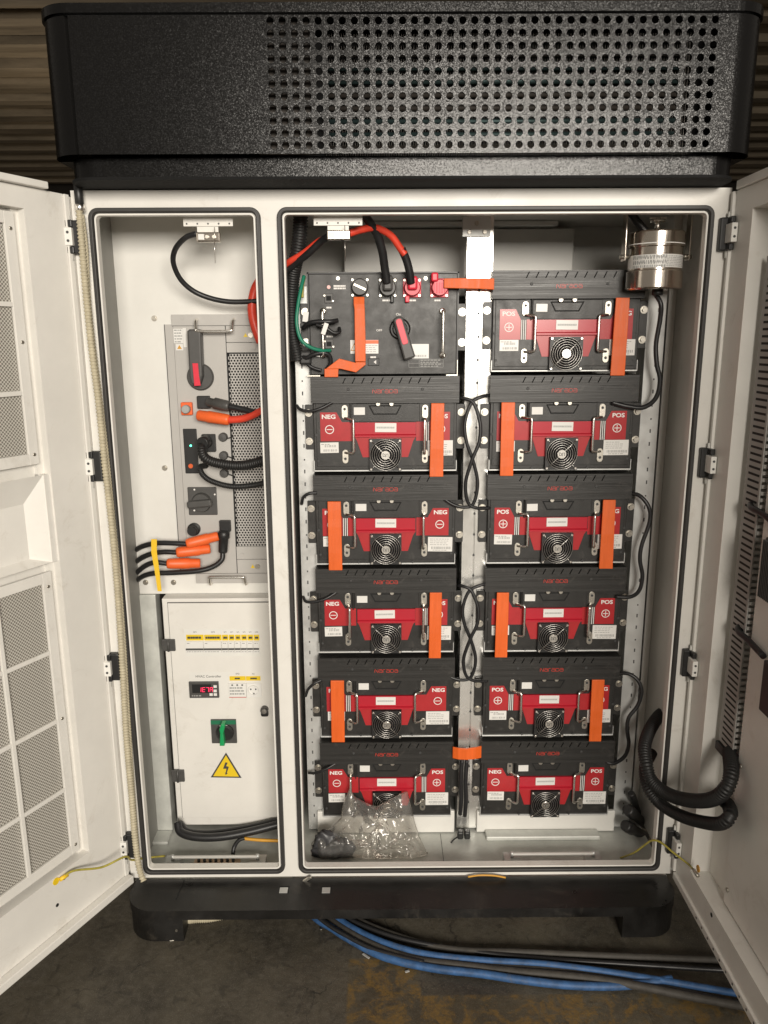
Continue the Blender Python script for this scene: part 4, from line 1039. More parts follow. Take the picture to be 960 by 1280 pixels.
def uhandle(u0, u1, v, down):
    a, c = U(u0, v, CY_), U(u1, v, CY_); q = B(); dd = -.034
    pts = [(a.x, CY_, a.z), (a.x, CY_ + dd + .006, a.z), (a.x + .004, CY_ + dd, a.z), (c.x - .004, CY_ + dd, a.z), (c.x, CY_ + dd + .006, a.z), (c.x, CY_, a.z)]
    q.tube(spline(pts, 6), .0034, 10); q.part('handle', CHROME, pc)
a, c = U(247, 399, CY_), U(293, 399, CY_)
q = B(); q.tube(spline([(a.x, CY_, a.z), (a.x, CY_ - .02, a.z - .004), (a.x + .002, CY_ - .03, a.z - .022), (a.x + .008, CY_ - .032, a.z - .027), (c.x - .008, CY_ - .032, a.z - .027), (c.x - .002, CY_ - .03, a.z - .022), (c.x, CY_ - .02, a.z - .004), (c.x, CY_, a.z)], 6), .0033, 10); q.part('handle', CHROME, pc)
a, c = U(265, 729, CY_), U(309, 729, CY_)
q = B(); q.tube(spline([(a.x, CY_, a.z), (a.x, CY_ - .02, a.z + .004), (a.x + .002, CY_ - .03, a.z + .022), (a.x + .008, CY_ - .032, a.z + .025), (c.x - .008, CY_ - .032, a.z + .025), (c.x - .002, CY_ - .03, a.z + .022), (c.x, CY_ - .02, a.z + .004), (c.x, CY_, a.z)], 6), .0033, 10); q.part('handle', CHROME, pc)
for u, v in ((228, 397.5), (249, 726), (318, 435), (303, 693)):
    p = U(u, v, CY_); q = B(); q.cyl((p.x, CY_ - .002, p.z), (p.x, CY_ - .004, p.z), .0042, seg=12); q.part('screw', PCSG, pc)
# upper isolator with long handle
p = U(251, 471, CY_); q = B(); q.lathe((p.x, CY_, p.z), [(.031, 0), (.031, .006), (.028, .009), (.0001, .009)], 36, 'Y'); iso = q.part('isolator', PCSD, pc)
def pxpoly(pts, Y): return [(U(u, v, Y).x, U(u, v, Y).z) for u, v in pts]
q = B(); q.prism(pxpoly([(234, 414), (237, 411.5), (249, 411.5), (251, 415), (253, 470), (250, 480), (240, 481), (237, 472)], CY_ - .03), CY_ - .034, CY_ - .009, .004); q.part('isolator_handle', PCSD, iso)
q = B(); q.prism(pxpoly([(240.5, 454), (247.5, 454), (249, 470), (251, 482), (243, 482.5), (242, 470)], CY_ - .0345), CY_ - .0362, CY_ - .0342, .0006); q.part('red_insert', REDK, iso)
# stickers
for u0, v0, u1, v1, m_, nm in ((217, 411, 229, 429, LABEL, 'data_sticker'), (220, 430, 229, 438, LABEL, 'warning_sticker'), (229, 410, 233, 434, LABEL, 'white_plate')):
    xa_, xb_, za_, zb2 = rect(u0, v0, u1, v1, CY_); q = B(); q.box(xa_, xb_, CY_ - .0012, CY_ - .0003, za_, zb2); a = q.part(nm, m_, pc)
    if nm == 'data_sticker': q = B(); dashes(q, xa_ + .002, xb_ - .002, za_, zb2, 5, CY_ - .0014, rnd, .4); q.part('print', GREYINK, a)
    if nm == 'warning_sticker':
        cx, cz = (xa_ + xb_) / 2, (za_ + zb2) / 2; q = B(); q.prism([(cx - .0055, cz - .004), (cx + .0055, cz - .004), (cx, cz + .005)], CY_ - .0018, CY_ - .0013); q.part('triangle', AMBER, a)
for v in (419, 708):
    p = U(307 if v < 500 else 316, v, CY_); q = B(); q.prism([(p.x - .005, p.z - .004), (p.x + .005, p.z - .004), (p.x, p.z + .005)], CY_ - .0008, CY_ - .0003); q.part('hazard_mark', YEL, pc)
    q = B(); q.cyl((p.x + .012, CY_, p.z), (p.x + .012, CY_ - .004, p.z), .006, seg=14); q.part('earth_stud', BOLT, pc)
# plug bases
def plugbase(u0, v0, u1, v1, m_, name='plug_base', dep=.012):
    xa_, xb_, za_, zb2 = rect(u0, v0, u1, v1, CY_ - dep); q = B(); q.box(xa_, xb_, CY_ - dep, CY_, za_, zb2, .002); return q.part(name, m_, pc)
plugbase(246, 495, 262, 511, BLACK)
a = plugbase(226, 503, 240, 519, ORPLUG); p = U(232.5, 511.5, CY_ - .02); q = B(); q.cyl((p.x, CY_ - .012, p.z), (p.x, CY_ - .028, p.z), .0098, seg=18, bev=.002); q.part('grey_cap', mat('grey_cap', (.36, .37, .36), .45), a)
a = plugbase(230, 536, 247, 592, BLACK, 'indicator_panel', .004)
for v, m_ in ((557, LEDG), (582.5, LEDO)):
    p = U(238.5, v, CY_ - .004); q = B(); q.cyl((p.x, CY_ - .004, p.z), (p.x, CY_ - .006, p.z), .0022 if m_ is LEDG else .0055, seg=12); q.part('indicator', m_, a)
a = plugbase(252, 543, 269, 565, BLACK)
for v in (546, 569, 591):
    p = U(279.5 + (v - 546) * .03, v, CY_); q = B(); q.lathe((p.x, CY_, p.z), [(.0105, 0), (.0105, .009), (.0085, .013), (.0001, .0135)], 20, 'Y'); a = q.part('blanking_cap', PCSD, pc)
    q = B(); q.tube(spline([(p.x, CY_ - .006, p.z), (p.x + .012, CY_ - .01, p.z - .002), (p.x + .024, CY_ - .004, p.z + (.001 if v < 550 else -.008))], 5), .0016, 6); q.part('cap_tether', BLACK, a)
a = plugbase(235, 609, 271, 644, PCSD, 'rotary_switch', .005)
p = U(253, 627, CY_); q = B(); q.lathe((p.x, CY_ - .005, p.z), [(.0235, 0), (.0235, .006), (.021, .012), (.0001, .012)], 28, 'Y'); q.part('dial', PCSD, a)
q = B(); q.box(-.029, .029, CY_ - .034, CY_ - .016, -.0085, .0085, .004); q.xf(Matrix.Translation((p.x - .001, 0, p.z)) @ Matrix.Rotation(math.radians(-5), 4, 'Y')); q.part('dial_grip', PCSD, a)
for u, v in ((243, 612), (268.5, 618), (243, 638)): pp = U(u, v, CY_ - .005); q = B(); q.cyl((pp.x, CY_ - .005, pp.z), (pp.x, CY_ - .0058, pp.z), .0022, seg=8); q.part('dial_mark', WHITEINK, a)
p = U(243, 661, CY_); q = B(); q.lathe((p.x, CY_, p.z), [(.0155, 0), (.0155, .008), (.012, .010), (.012, .024), (.0105, .026), (.0001, .026)], 24, 'Y'); q.part('round_inlet', BLACK, pc)
plugbase(274, 651, 288, 665, BLACK)

# plugs and cables on the converter
def plug(pixA, pixB, r0, r1, m_, name, label, cat='plug'):
    a, c = U(*pixA), U(*pixB); d = c - a; q = B()
    q.tube([a, a + d * .04, a + d * .3, a + d * .34, a + d * .9, a + d * .96, c], [r0 * .85, r0, r0 * 1.02, r1 * 1.08, r1, r1 * .96, r1 * .8], 16)
    return q.top(name, m_, label, cat)
plug((259, 502, .165), (287, 508, .155), .010, .0125, PCSD, 'cable_plug', 'dark grey plug beside the orange plug, near the top of the converter')
plug((247, 519, .165), (287, 525, .155), .0125, .013, ORPLUG, 'cable_plug', 'orange plug with the red cable near the top of the converter')
for k, (ua, va, ub, vb, lab) in enumerate(((273, 670, 233, 680, 'uppermost of the three orange plugs at the foot of the converter'), (263, 686, 220.5, 690.5, 'middle one of the three orange plugs at the foot of the converter'), (250.5, 704, 208.5, 704.5, 'lowest of the three orange plugs at the foot of the converter'))):
    q = plug((ua, va, .165), (ub, vb, .15), .0115, .0125, ORPLUG, 'cable_plug', lab)
    q['group'] = 'orange plugs at the converter foot'
plug((280, 664, .17), (278.5, 691, .165), .014, .011, BLACK, 'cable_plug', 'black right-angle plug beside the three orange plugs')
def cable(pix, r, m_, name, label, cat='cable', seg=8, rib=None, group=None):
    return cable_b(pix, r, seg, rib=rib).top(name, m_, label, cat, group)
cable([(286, 508, .155), (305, 512, .15), (325, 517, .14), (345, 519, .13)], .0072, CABLE, 'power_cable', 'black cable leaving the grey plug towards the right, above the red one')
cable([(286, 525, .155), (305, 523, .15), (322, 516, .14), (345, 505, .12)], .0088, REDC, 'power_cable', 'red cable curving from the orange plug to the right')
cable([(256, 553, .19), (252, 560, .155), (256, 572, .14), (272, 579, .135), (300, 582, .13), (325, 577, .12), (350, 568, .10)], .0118, CONDUIT, 'corrugated_hose', 'thick ribbed black hose in front of the converter', 'hose', 12, (.0055, .14))
cable([(258, 582, .19), (250, 584, .16), (254, 594, .145), (266, 602, .14), (290, 608, .135), (320, 606, .125), (350, 598, .10)], .0068, CONDUIT, 'corrugated_hose', 'thin ribbed black hose under the thick one on the converter', 'hose', 10, (.004, .14))
q = B(); p = U(258, 553, .165)
q.cyl((p.x - .004, .183, p.z), (p.x - .008, .155, p.z - .001), .0155, .0145, 20, bev=.002); q.top('hose_gland', BLACK, 'black round gland on the converter where the thick hose starts', 'gland')
for k, (pix, lab) in enumerate((([(233, 680, .15), (215, 679, .15), (195, 679, .155), (178, 683, .17), (166, 690, .23)], 'topmost of the four black cables tied in yellow'), ([(220.5, 690.5, .15), (205, 690, .15), (190, 692, .157), (176, 698, .175), (166, 706, .235)], 'second of the four black cables tied in yellow'),
        ([(208.5, 704.5, .15), (195, 703, .15), (184, 706, .16), (174, 713, .18), (167, 720, .24)], 'third of the four black cables tied in yellow'), ([(278.5, 690, .165), (277, 700, .16), (265, 709, .155), (245, 714, .15), (215, 716, .15), (190, 717, .155), (176, 722, .175), (168, 730, .24)], 'lowest black cable tied in yellow, running to the right-angle plug'))):
    cable(pix, .0062, CABLE, 'power_cable', lab, 'cable', 8, None, 'black cables at the converter foot')
q = B(); q.tube(spline([U(193, 674, .14), U(191, 690, .139), U(194, 705, .139), U(198, 738, .14)], 6), .001, 4)
q = B(); pts = [(189, 674), (196, 674), (196, 690), (199, 712), (202, 739), (197, 739), (193, 712), (189, 690)]
q.prism(pxpoly(pts, .138), .138, .1395); q.top('cable_tie', YTIE, 'yellow tape tie holding four black cables', 'cable tie')
# bundle going down behind
cable([(166, 690, .235), (166, 740, .24), (168, 765, .245)], .011, CABLE, 'cable_bundle', 'black cable bundle at the left edge of the left compartment')

# ================================================================== DISTRIBUTION BOX
AY = .165
xs0 = (U(207, 755, AY).x + U(218, 1030, AY).x) / 2; zt = U(270, 748, AY).z; zb = U(270, 1031, AY).z
db = thing('distribution_box', ((xs0 - .269) / 2, AY, zb), 'cream distribution box with breakers and green switch in the left compartment', 'electrical box')
q = B(); q.box(xs0, -.269, AY, PY - .001, zb, zt, .002); q.part('housing', CREAM, db)
xd0 = (U(213, 760, AY).x + U(227, 1025, AY).x) / 2; zd0 = U(280, 1020.5, AY).z; zd1 = U(280, 753, AY).z
q = B(); q.box(xd0, -.2693, AY - .0052, AY - .001, zd0, zd1, .0008); dd_ = q.part('box_door', CREAM, db)
q = B(); q.box(xd0 - .0016, xd0 - .0002, AY - .0016, AY - .0002, zd0 - .0016, zd1 + .0016); q.box(xd0, -.27, AY - .0016, AY - .0002, zd0 - .0016, zd0 - .0002); q.box(xd0, -.27, AY - .0016, AY - .0002, zd1 + .0002, zd1 + .0016); q.part('door_gap', INK, db)
AF = AY - .0054
for v in (806, 969):
    xa_, xb_, za_, zb2 = rect(203 if v < 900 else 215, v - 7.5, 219.5 if v < 900 else 231, v + 7, AF); q = B(); q.box(xa_, xb_, AF - .006, AF, za_, zb2, .0015); h = q.part('box_hinge', PCSD, db)
    q = B(); q.cyl(((xa_ + xb_) / 2, AF - .007, za_), ((xa_ + xb_) / 2, AF - .007, zb2), .003, seg=8); q.part('hinge_pin', PCSD, h)
def art(u0, v0, u1, v1, m_, name, th=.0008, y=None, parent=None, bev=0):
    y = AF if y is None else y; xa_, xb_, za_, zb2 = rect(u0, v0, u1, v1, y); q = B(); q.box(xa_, xb_, y - th, y - .00005, za_, zb2, bev); return q.part(name, m_, parent or db), xa_, xb_, za_, zb2
art(231, 786, 325, 820, WHITE, 'breaker_window', .0004)
COLS = [232.5, 255, 277.3, 285.6, 293.5, 301.3, 309, 316.8, 324.5]
NAMES = ['QF1', 'QF2', 'QF3', 'QF4', 'QF5', 'QF6', 'QF7', 'QF8']
for k in range(8):
    u0, u1 = COLS[k] + .35, COLS[k + 1] - .35
    y_, xa_, xb_, za_, zb2 = art(u0, 793.3, u1, 800.5, YEL, 'yellow_label', .001)
    q = B(); dashes(q, xa_ + .003, xb_ - .002, za_ + .004, zb2 - .004, 1, AF - .0012, rnd, .8, .0006); q.part('print', INK, y_)
    a, xa_, xb_, za_, zb2 = art(u0, 801.5, u1, 815.5, LABEL, 'breaker', .004, bev=.0006)
    q = B(); zz = U(260, 810.5, AF).z; q.box(xa_, xb_, AF - .007, AF - .004, zz - .0022, zz + .0022, .0006); q.part('toggle', PCSD, a)
    q = B(); dashes(q, xa_ + .002, xb_ - .001, za_ + .001, za_ + .006, 1, AF - .0042, rnd, .35); dashes(q, xa_ + .003, xa_ + .011, zb2 - .006, zb2 - .002, 1, AF - .0042, rnd, .5); q.part('print', GREYINK, a)
    p = U((u0 + u1) / 2, 790, AF); text_b(NAMES[k], .0055 if k < 2 else .0042, p.x, p.z, AF - .0006, 0, 1).part('lettering', INK, db)
p = U(260.5, 845.5, AF); art(237, 840, 288, 875, WHITE, 'controller_plate', .0004); text_b('HVAC Controller', .0092, p.x, p.z, AF - .0006, .00005, .95).part('lettering', INK, db)
a, xa_, xb_, za_, zb2 = art(237, 851.3, 274, 871.3, PCSD, 'display', .006, bev=.0012)
q = B(); SEG = {'1': 'bc', 'E': 'afged', '7': 'abc', 'A': 'abcefg', 'L': 'fed'}
def seg7(q, ch, x, z, w_, h_, y):
    L_ = {'a': ((0, 2), (1, 2)), 'b': ((1, 2), (1, 1)), 'c': ((1, 1), (1, 0)), 'd': ((0, 0), (1, 0)), 'e': ((0, 1), (0, 0)), 'f': ((0, 2), (0, 1)), 'g': ((0, 1), (1, 1))}
    for s_ in SEG[ch]: (ax, az), (bx_, bz) = L_[s_]; q.stroke([(x + ax * w_ + az * .0006, z + az * h_ / 2), (x + bx_ * w_ + bz * .0006, z + bz * h_ / 2)], .0013, y - .0003, y)
for k, ch in enumerate('1E7A'): seg7(q, ch, xa_ + .0235 + k * .0095, za_ + .0175, .006, .011, AF - .0062)
q.part('digits', LEDR, a)
q = B(); q.box(xa_ + .008, xb_ - .018, AF - .0062, AF - .006, za_ + .014, zb2 - .006); q.part('display_glass', DARK, a)
for u, v in ((269, 858), (269, 863.5), (264, 868), (269.3, 868)): art(u - 2, v - 1.6, u + 2, v + 1.6, LABEL, 'key', .0012, AF - .006, a)
q = B(); dashes(q, xa_ + .006, xa_ + .03, za_ + .004, za_ + .009, 1, AF - .0062, rnd, .6); q.part('print', GREYINK, a)
for u0, u1, t_ in ((287, 307, 'SPD'), (307.6, 325.5, 'XS')):
    y_, xa_, xb_, za_, zb2 = art(u0, 845.2, u1, 850.5, YEL, 'yellow_label', .001); q = B(); cx = (xa_ + xb_) / 2; dashes(q, cx - .007, cx + .009, za_ + .003, zb2 - .003, 1, AF - .0012, rnd, .8, .0006); q.part('print', INK, y_)
    p = U((u0 + u1) / 2, 842.2, AF); text_b(t_, .0055, p.x, p.z, AF - .0006).part('lettering', INK, db)
a, xa_, xb_, za_, zb2 = art(286.5, 853.5, 308, 871, LABEL, 'surge_arrester', .004, bev=.0006)
q = B(); dashes(q, xa_ + .002, xb_ - .002, za_ + .006, zb2 - .008, 3, AF - .0042, rnd, .5); q.part('print', GREYINK, a)
for k in range(3): q = B(); x = xa_ + .009 + k * .0125; q.box(x - .002, x + .002, AF - .0045, AF - .004, zb2 - .006, zb2 - .0025); q.part('arrester_window', INK, a)
q = B(); q.box(xa_, xb_, AF - .0046, AF - .004, za_, za_ + .0015); q.part('red_line', REDINK, a)
p = U(317, 862, AF); a, xa_, xb_, za_, zb2 = art(308.5, 853.5, 327, 871, LABEL, 'socket_plate', .003, bev=.0006)
q = B(); q.lathe((p.x, AF - .003, p.z), [(.0135, 0), (.0135, .004), (.0115, .004), (.011, .001), (.0001, .001)], 28, 'Y'); so = q.part('socket', LABEL, db)
for dx_, dz_ in ((-.0062, .003), (.0062, .003), (.001, -.0085)): q = B(); q.cyl((p.x + dx_, AF - .004, p.z + dz_), (p.x + dx_, AF - .0047, p.z + dz_), .002, seg=10); q.part('socket_hole', INK, so)
p = U(331, 886, AF); q = B(); q.lathe((p.x, AF, p.z), [(.0095, 0), (.0095, .012), (.008, .014), (.0001, .014)], 22, 'Y'); lk = q.part('lock', PCSD, db)
q = B(); q.box(p.x - .0095, p.x + .0095, AF - .010, AF, p.z - .018, p.z, .004); q.part('lock_tongue', BLACK, lk)
q = B(); q.lathe((p.x, AF - .014, p.z), [(.0062, 0), (.0062, .001), (.0001, .0012)], 16, 'Y'); q.part('lock_core', CHROME, lk)
# green handled switch
a, xa_, xb_, za_, zb2 = art(264.5, 898.5, 296, 928, PCSD, 'rotary_switch', .005, bev=.001)
q = B(); q.box(xa_ + .0005, xb_ - .0005, AF - .0056, AF - .0051, zb2 - .0125, zb2 - .0015); q.part('green_band', mat('dull_green', (.02, .16, .08), .4), a)
p = U(281, 914, AF); q = B(); q.lathe((p.x + .002, AF - .005, p.z), [(.0225, 0), (.0225, .006), (.018, .01), (.0001, .01)], 28, 'Y'); q.part('dial', BLACK, a)
q = B(); n = 10; r0_, r1_ = .0175, .020
for k in range(n):
    a0, a1 = math.radians(60 + 62 * k / n), math.radians(60 + 62 * (k + 1) / n); q.quad(*[(p.x + r_ * math.cos(t_), AF - .0112, p.z + .004 + r_ * math.sin(t_)) for t_, r_ in ((a0, r1_), (a1, r1_), (a1, r0_), (a0, r0_))])
q.part('white_arc', WHITEINK, a)
q = B(); q.prism(pxpoly([(276.5, 905), (281, 905), (280.5, 911), (279, 917), (280.5, 932.5), (274.5, 932.5), (275, 917), (274, 912)], AF - .03), AF - .032, AF - .012, .003); q.part('green_handle', GREEN, a)
# shock warning triangle
def pxl(pts): return pxpoly(pts, AF)
q = B(); q.prism(pxl([(263.5, 971.5), (282.5, 940.5), (302, 972.2)]), AF - .0008, AF - .0002); tri = q.part('warning_triangle', INK, db)
q = B(); q.prism(pxl([(266.6, 969.9), (282.5, 943.8), (298.8, 970.5)]), AF - .0012, AF - .0009); q.part('yellow_field', YEL, tri)
q = B(); q.prism(pxl([(281.8, 952.5), (284.6, 953), (282.8, 957.3), (286.2, 958.2), (283.6, 966), (285, 966), (282.3, 968.5), (281.3, 965), (282.3, 965.5), (283.2, 960.5), (279, 960.5)]), AF - .0016, AF - .0013); q.part('bolt_symbol', INK, tri)

# hoses and wires under it
cable([(222, 1028, .13), (226, 1040, .115), (245, 1046, .105), (275, 1046, .105), (310, 1040, .115), (350, 1030, .13)], .0105, CABLE, 'cable_bundle', 'thick dark cable bundle sagging below the distribution box')
cable([(225, 1030, .15), (235, 1040, .135), (265, 1042, .13), (310, 1035, .14), (350, 1025, .15)], .009, CABLE, 'cable_bundle', 'second dark cable behind the sagging bundle below the distribution box')
cable([(291, 1068, .095), (293, 1058, .105), (299, 1050, .11), (306, 1047.5, .112)], .005, CABLE, 'earth_cable', 'short black cable rising from the earth bar in the left compartment')
cable([(304, 1048, .112), (325, 1050, .11), (352, 1051, .11)], .0042, AMBER, 'amber_wire', 'amber wire running right from the short black cable', 'wire')

# ================================================================== DOOR SENSORS
def sensor(u0, u1, v0, v1, ub, vb, label):
    Y = .034; x0, x1, z0, z1 = rect(u0, v0, u1, v1, Y)
    t = thing('door_contact', ((x0 + x1) / 2, Y, z0), label, 'sensor')
    q = B(); q.box(x0, x1, Y - .001, Y + .001, z0, z1 + .003, .0008); br = q.part('bracket', CREAM, t)
    q = B(); xa_, xb_, za_, zb2 = rect(ub - 13.5, v1, ub + 13, vb - 5, Y); q.box(xa_, xb_, Y - .001, Y + .001, za_, z0 - .0005); q.part('bracket_tab', CREAM, t)
    for k in range(5): q = B(); x = x0 + (x1 - x0) * (.07 + .215 * k); q.cyl((x, Y - .0012, z0 + .005), (x, Y - .0018, z0 + .005), .0018, seg=8); q.part('hole', INK, br)
    q = B(); xa_, xb_, za_, zb2 = rect(ub - 14.5, vb - 6, ub + 15, vb + 6.5, Y - .014); q.box(xa_, xb_, Y - .016, Y - .0015, za_, zb2, .0025); bo = q.part('contact_body', STEEL, t)
    q = B(); q.box(xa_ + .004, xa_ + .016, Y - .0172, Y - .016, za_ + .004, zb2 - .004, .0008); q.part('plate', LABEL, bo)
    for dx_ in (.022, .036): q = B(); q.cyl((xa_ + dx_, Y - .016, (za_ + zb2) / 2), (xa_ + dx_, Y - .019, (za_ + zb2) / 2), .0035, seg=10); q.part('screw', BOLT, bo)
    q = B(); pa, pb = U(ub + 8, vb - 12, Y - .018), U(ub + 8, vb + 8, Y - .018); q.tube([pa, pb], .0008, 5); q.tube([pb, U(ub + 9, vb + 33, Y - .005)], .0006, 5); q.part('spring_wire', CHROME, bo)
sensor(229, 291, 270.5, 283, 260, 296, 'silver door contact on a white bracket at the top of the left compartment')
sensor(392, 453, 270.5, 282, 423, 293.5, 'silver door contact on a white bracket at the top of the main compartment')
cable([(246, 292, .026), (232, 297, .035), (219, 312, .07), (217, 330, .09), (228, 352, .11), (250, 368, .125), (285, 377, .13), (330, 376, .13)], .0058, CABLE, 'sensor_cable', 'black cable looping below the left compartment contact')

# ================================================================== CABLES OF THE MAIN COMPARTMENT
cable([(376, 262, .10), (375, 290, .11), (371, 320, .12), (366, 345, .14), (364, 380, .16), (366, 420, .17), (372, 450, .175)], .0165, CONDUIT, 'corrugated_hose', 'ribbed black hose in the upper left corner of the main compartment', 'hose', 14, (.006, .14))
cable([(350, 336, .12), (362, 327, .11), (380, 316, .1), (398, 302, .09), (412, 296, .08)], .0068, REDC, 'power_cable', 'red cable passing behind the main compartment contact on its left')
cable([(350, 345, .13), (366, 332, .115), (385, 317, .09), (402, 301, .075), (410, 296, .06)], .0075, CABLE, 'power_cable', 'black cable leading to the main compartment contact')
cable([(436, 292, .075), (452, 287, .085), (470, 285, .1), (488, 294, .115), (500, 310, .125), (506, 318, .128)], .0078, REDC, 'power_cable', 'red cable arching to the red connector on the switch box')
cable([(502, 311, .127), (508, 325, .135), (512, 340, .142), (514, 354, .15)], .0088, CABLE, 'heat_shrink_sleeve', 'black sleeve on the end of the arching red cable', 'sleeve')
cable([(452, 266, .08), (462, 278, .09), (472, 295, .11), (478, 315, .125), (481, 335, .14), (484, 354, .15)], .0092, CABLE, 'power_cable', 'thick black cable dropping to the black connector on the switch box')
cable([(325, 350, .15), (318, 364, .14), (315, 385, .135), (318, 405, .13), (326, 428, .13)], .0105, REDC, 'power_cable', 'thick red cable curving at the right edge of the left compartment')
cable([(330, 372, .15), (323, 385, .15), (322, 400, .148), (328, 425, .15)], .008, CABLE, 'power_cable', 'black cable beside the thick red cable in the left compartment')
cable([(380, 345, .17), (376, 362, .155), (372, 385, .145), (371, 405, .14), (376, 424, .14), (388, 434, .145), (402, 438, .155), (413, 438, .172)], .0042, GREENW, 'earth_wire', 'green earth wire curving to the switch box', 'wire')
cable([(381, 345, .172), (378.5, 358, .165), (378, 372, .16)], .003, YGW, 'earth_wire', 'short yellow-green wire beside the hose in the main compartment', 'wire')
# small signal leads at the left of the switch box
cable([(379, 410, .17), (386, 404, .155), (398, 402, .15), (412, 402, .15), (422, 400.5, .16)], .0052, CABLE, 'signal_lead', 'upper black lead plugged into the switch box')
cable([(424, 410, .165), (424, 415, .155), (417, 416, .15), (406, 409, .148), (395, 406, .15)], .0042, CABLE, 'signal_lead', 'black lead looping back beside the white tag on the switch box')
q = B(); q.box(-.005, .005, -.001, .001, -.013, .013, .0006); p = U(406, 411, .143); q.xf(Matrix.Translation(p) @ Matrix.Rotation(math.radians(20), 4, 'Y')); q.top('cable_tag', LABEL, 'white tag hanging on the leads of the switch box', 'tag')
cable([(372, 440, .18), (382, 447, .165), (392, 443, .16), (404, 441, .16), (412, 445, .165), (413, 455, .17), (408, 462, .172)], .005, CABLE, 'signal_lead', 'lower black lead along the left edge of the switch box')
cable([(374, 446, .185), (384, 455, .17), (392, 460, .168), (402, 463, .168)], .0038, CABLE, 'signal_lead', 'thin black lead ending at the folded orange strap')
q = B(); xa_, xb_, za_, zb2 = rect(374, 438, 389, 456, .17); q.box(xa_, xb_, .165, .19, za_, zb2, .005); q.top('lead_connector', BLACK, 'black lead connector at the lower left of the switch box', 'connector')
for u, v, lab in ((382, 396, 'white paper tag at the left ear of the switch box'), (397, 443, 'small pale tag beside the green wire end')):
    p = U(u, v, .172); q = B(); q.box(-.006, .006, -.0006, .0006, -.011 if u < 390 else -.005, .011 if u < 390 else .005); q.xf(Matrix.Translation(p) @ Matrix.Rotation(.15, 4, 'Y')); q.top('cable_tag', LABEL, lab, 'tag')
# module signal leads: left edge stubs
for k, (pix, lab) in enumerate((([(371, 507, .185), (376, 512, .17), (388, 514, .165), (402, 510, .165), (417, 502, .172)], 'black lead at the left edge of the first left battery module'), ([(377, 630, .185), (379, 622, .17), (386, 617, .165), (396, 616, .168)], 'short black lead curving out left of the second left battery module'),
        ([(379, 746, .185), (383, 752, .17), (395, 752, .165), (408, 748, .165), (421, 740, .172)], 'black lead at the left edge of the third left battery module'), ([(382, 870, .185), (385, 862, .17), (392, 855, .165), (402, 850, .17)], 'short black lead curving out left of the fourth left battery module'), ([(386, 966, .185), (395, 966, .168), (408, 961, .165), (420, 954, .172)], 'black lead at the left edge of the lowest left battery module'))):
    cable(pix, .0038, CABLE, 'signal_lead', lab, 'cable', 8, None, 'signal leads left of the left stack')
# figure-eight loops on the rail
def loops(v0, v1, vb, lab, cx=590, w_=9.5):
    h = v1 - v0
    A_ = [(573, v0 - 6, .18), (580, v0 - 5, .17), (cx + 2, v0 + 1, .165), (cx + w_, v0 + .2 * h, .16), (cx + w_ - 1, v0 + .38 * h, .158), (cx, v0 + .56 * h, .157), (cx - w_ + 2, v0 + .78 * h, .16), (cx - 5, v1 - 4, .163), (cx + 6, v1 + 3, .165), (cx + 22, v1 + 3, .175)]
    B_ = [(612, v0 - 9, .18), (602, v0 - 7, .17), (cx - 1, v0 + 1, .168), (cx - w_ + 1, v0 + .2 * h, .166), (cx - w_ + 3, v0 + .38 * h, .165), (cx + 1, v0 + .56 * h, .165), (cx + w_ - 3, v0 + .78 * h, .166), (cx + 2, v1 - 3, .167), (cx - 9, v1 + 2, .168), (cx - 25, v1 - 2, .172), (cx - 42, v1 - 14, .178)]
    cable(A_, .0042, CABLE, 'signal_lead', 'black lead from the left, crossing in the ' + lab, 'cable', 8, None, 'looped leads on the middle rail')
    cable(B_, .0042, CABLE, 'signal_lead', 'black lead from the right, crossing in the ' + lab, 'cable', 8, None, 'looped leads on the middle rail')
loops(503, 632, 0, 'upper loop on the bright middle rail', 590, 10)
loops(738, 848, 0, 'lower loop on the middle rail', 587.5, 10)
# tied bundle at the bottom
for k, (du, v1) in enumerate(((-3.5, 1018), (2.5, 1020))):
    cable([(579 + du + 2, 950, .165), (577.5 + du + 2, 975, .16), (578 + du + 2, 1000, .16), (576.5 + du + 2, v1, .162)], .0055, CABLE, 'tied_lead', ('left' if k == 0 else 'right') + ' one of two short black leads hanging under the lower orange crossing strap')
# right edge leads
for pix, r_, lab in (([(818, 366, .14), (826, 380, .13), (825, 400, .135), (820, 430, .14), (821, 455, .14), (825, 475, .14), (820, 497, .145), (805, 509, .155), (785, 508, .165), (765, 503, .172)], .0052, 'black lead hanging from the steel canister down to the second right battery module'),
        ([(787, 616, .178), (800, 620, .16), (811, 634, .15), (812, 652, .15), (802, 682, .15), (800, 700, .15), (803, 720, .15), (799, 738, .152), (788, 746, .16), (770, 746, .17)], .0048, 'black lead bowing out from the third right battery module to the fourth'),
        ([(771, 842, .178), (785, 842, .165), (797, 850, .155), (802, 864, .15), (797, 882, .15), (786, 897, .15), (784, 912, .15), (786, 930, .15), (781, 945, .155), (768, 954, .168), (758, 953, .175)], .0048, 'black lead bowing out from the fifth right battery module to the lowest')):
    cable(pix, r_, CABLE, 'signal_lead', lab, 'cable', 10, None, 'signal leads right of the right stack')
cable([(786, 262, .13), (795, 275, .125), (808, 290, .125)], .0085, CABLE, 'canister_cable', 'thick black cable entering the top of the steel canister')

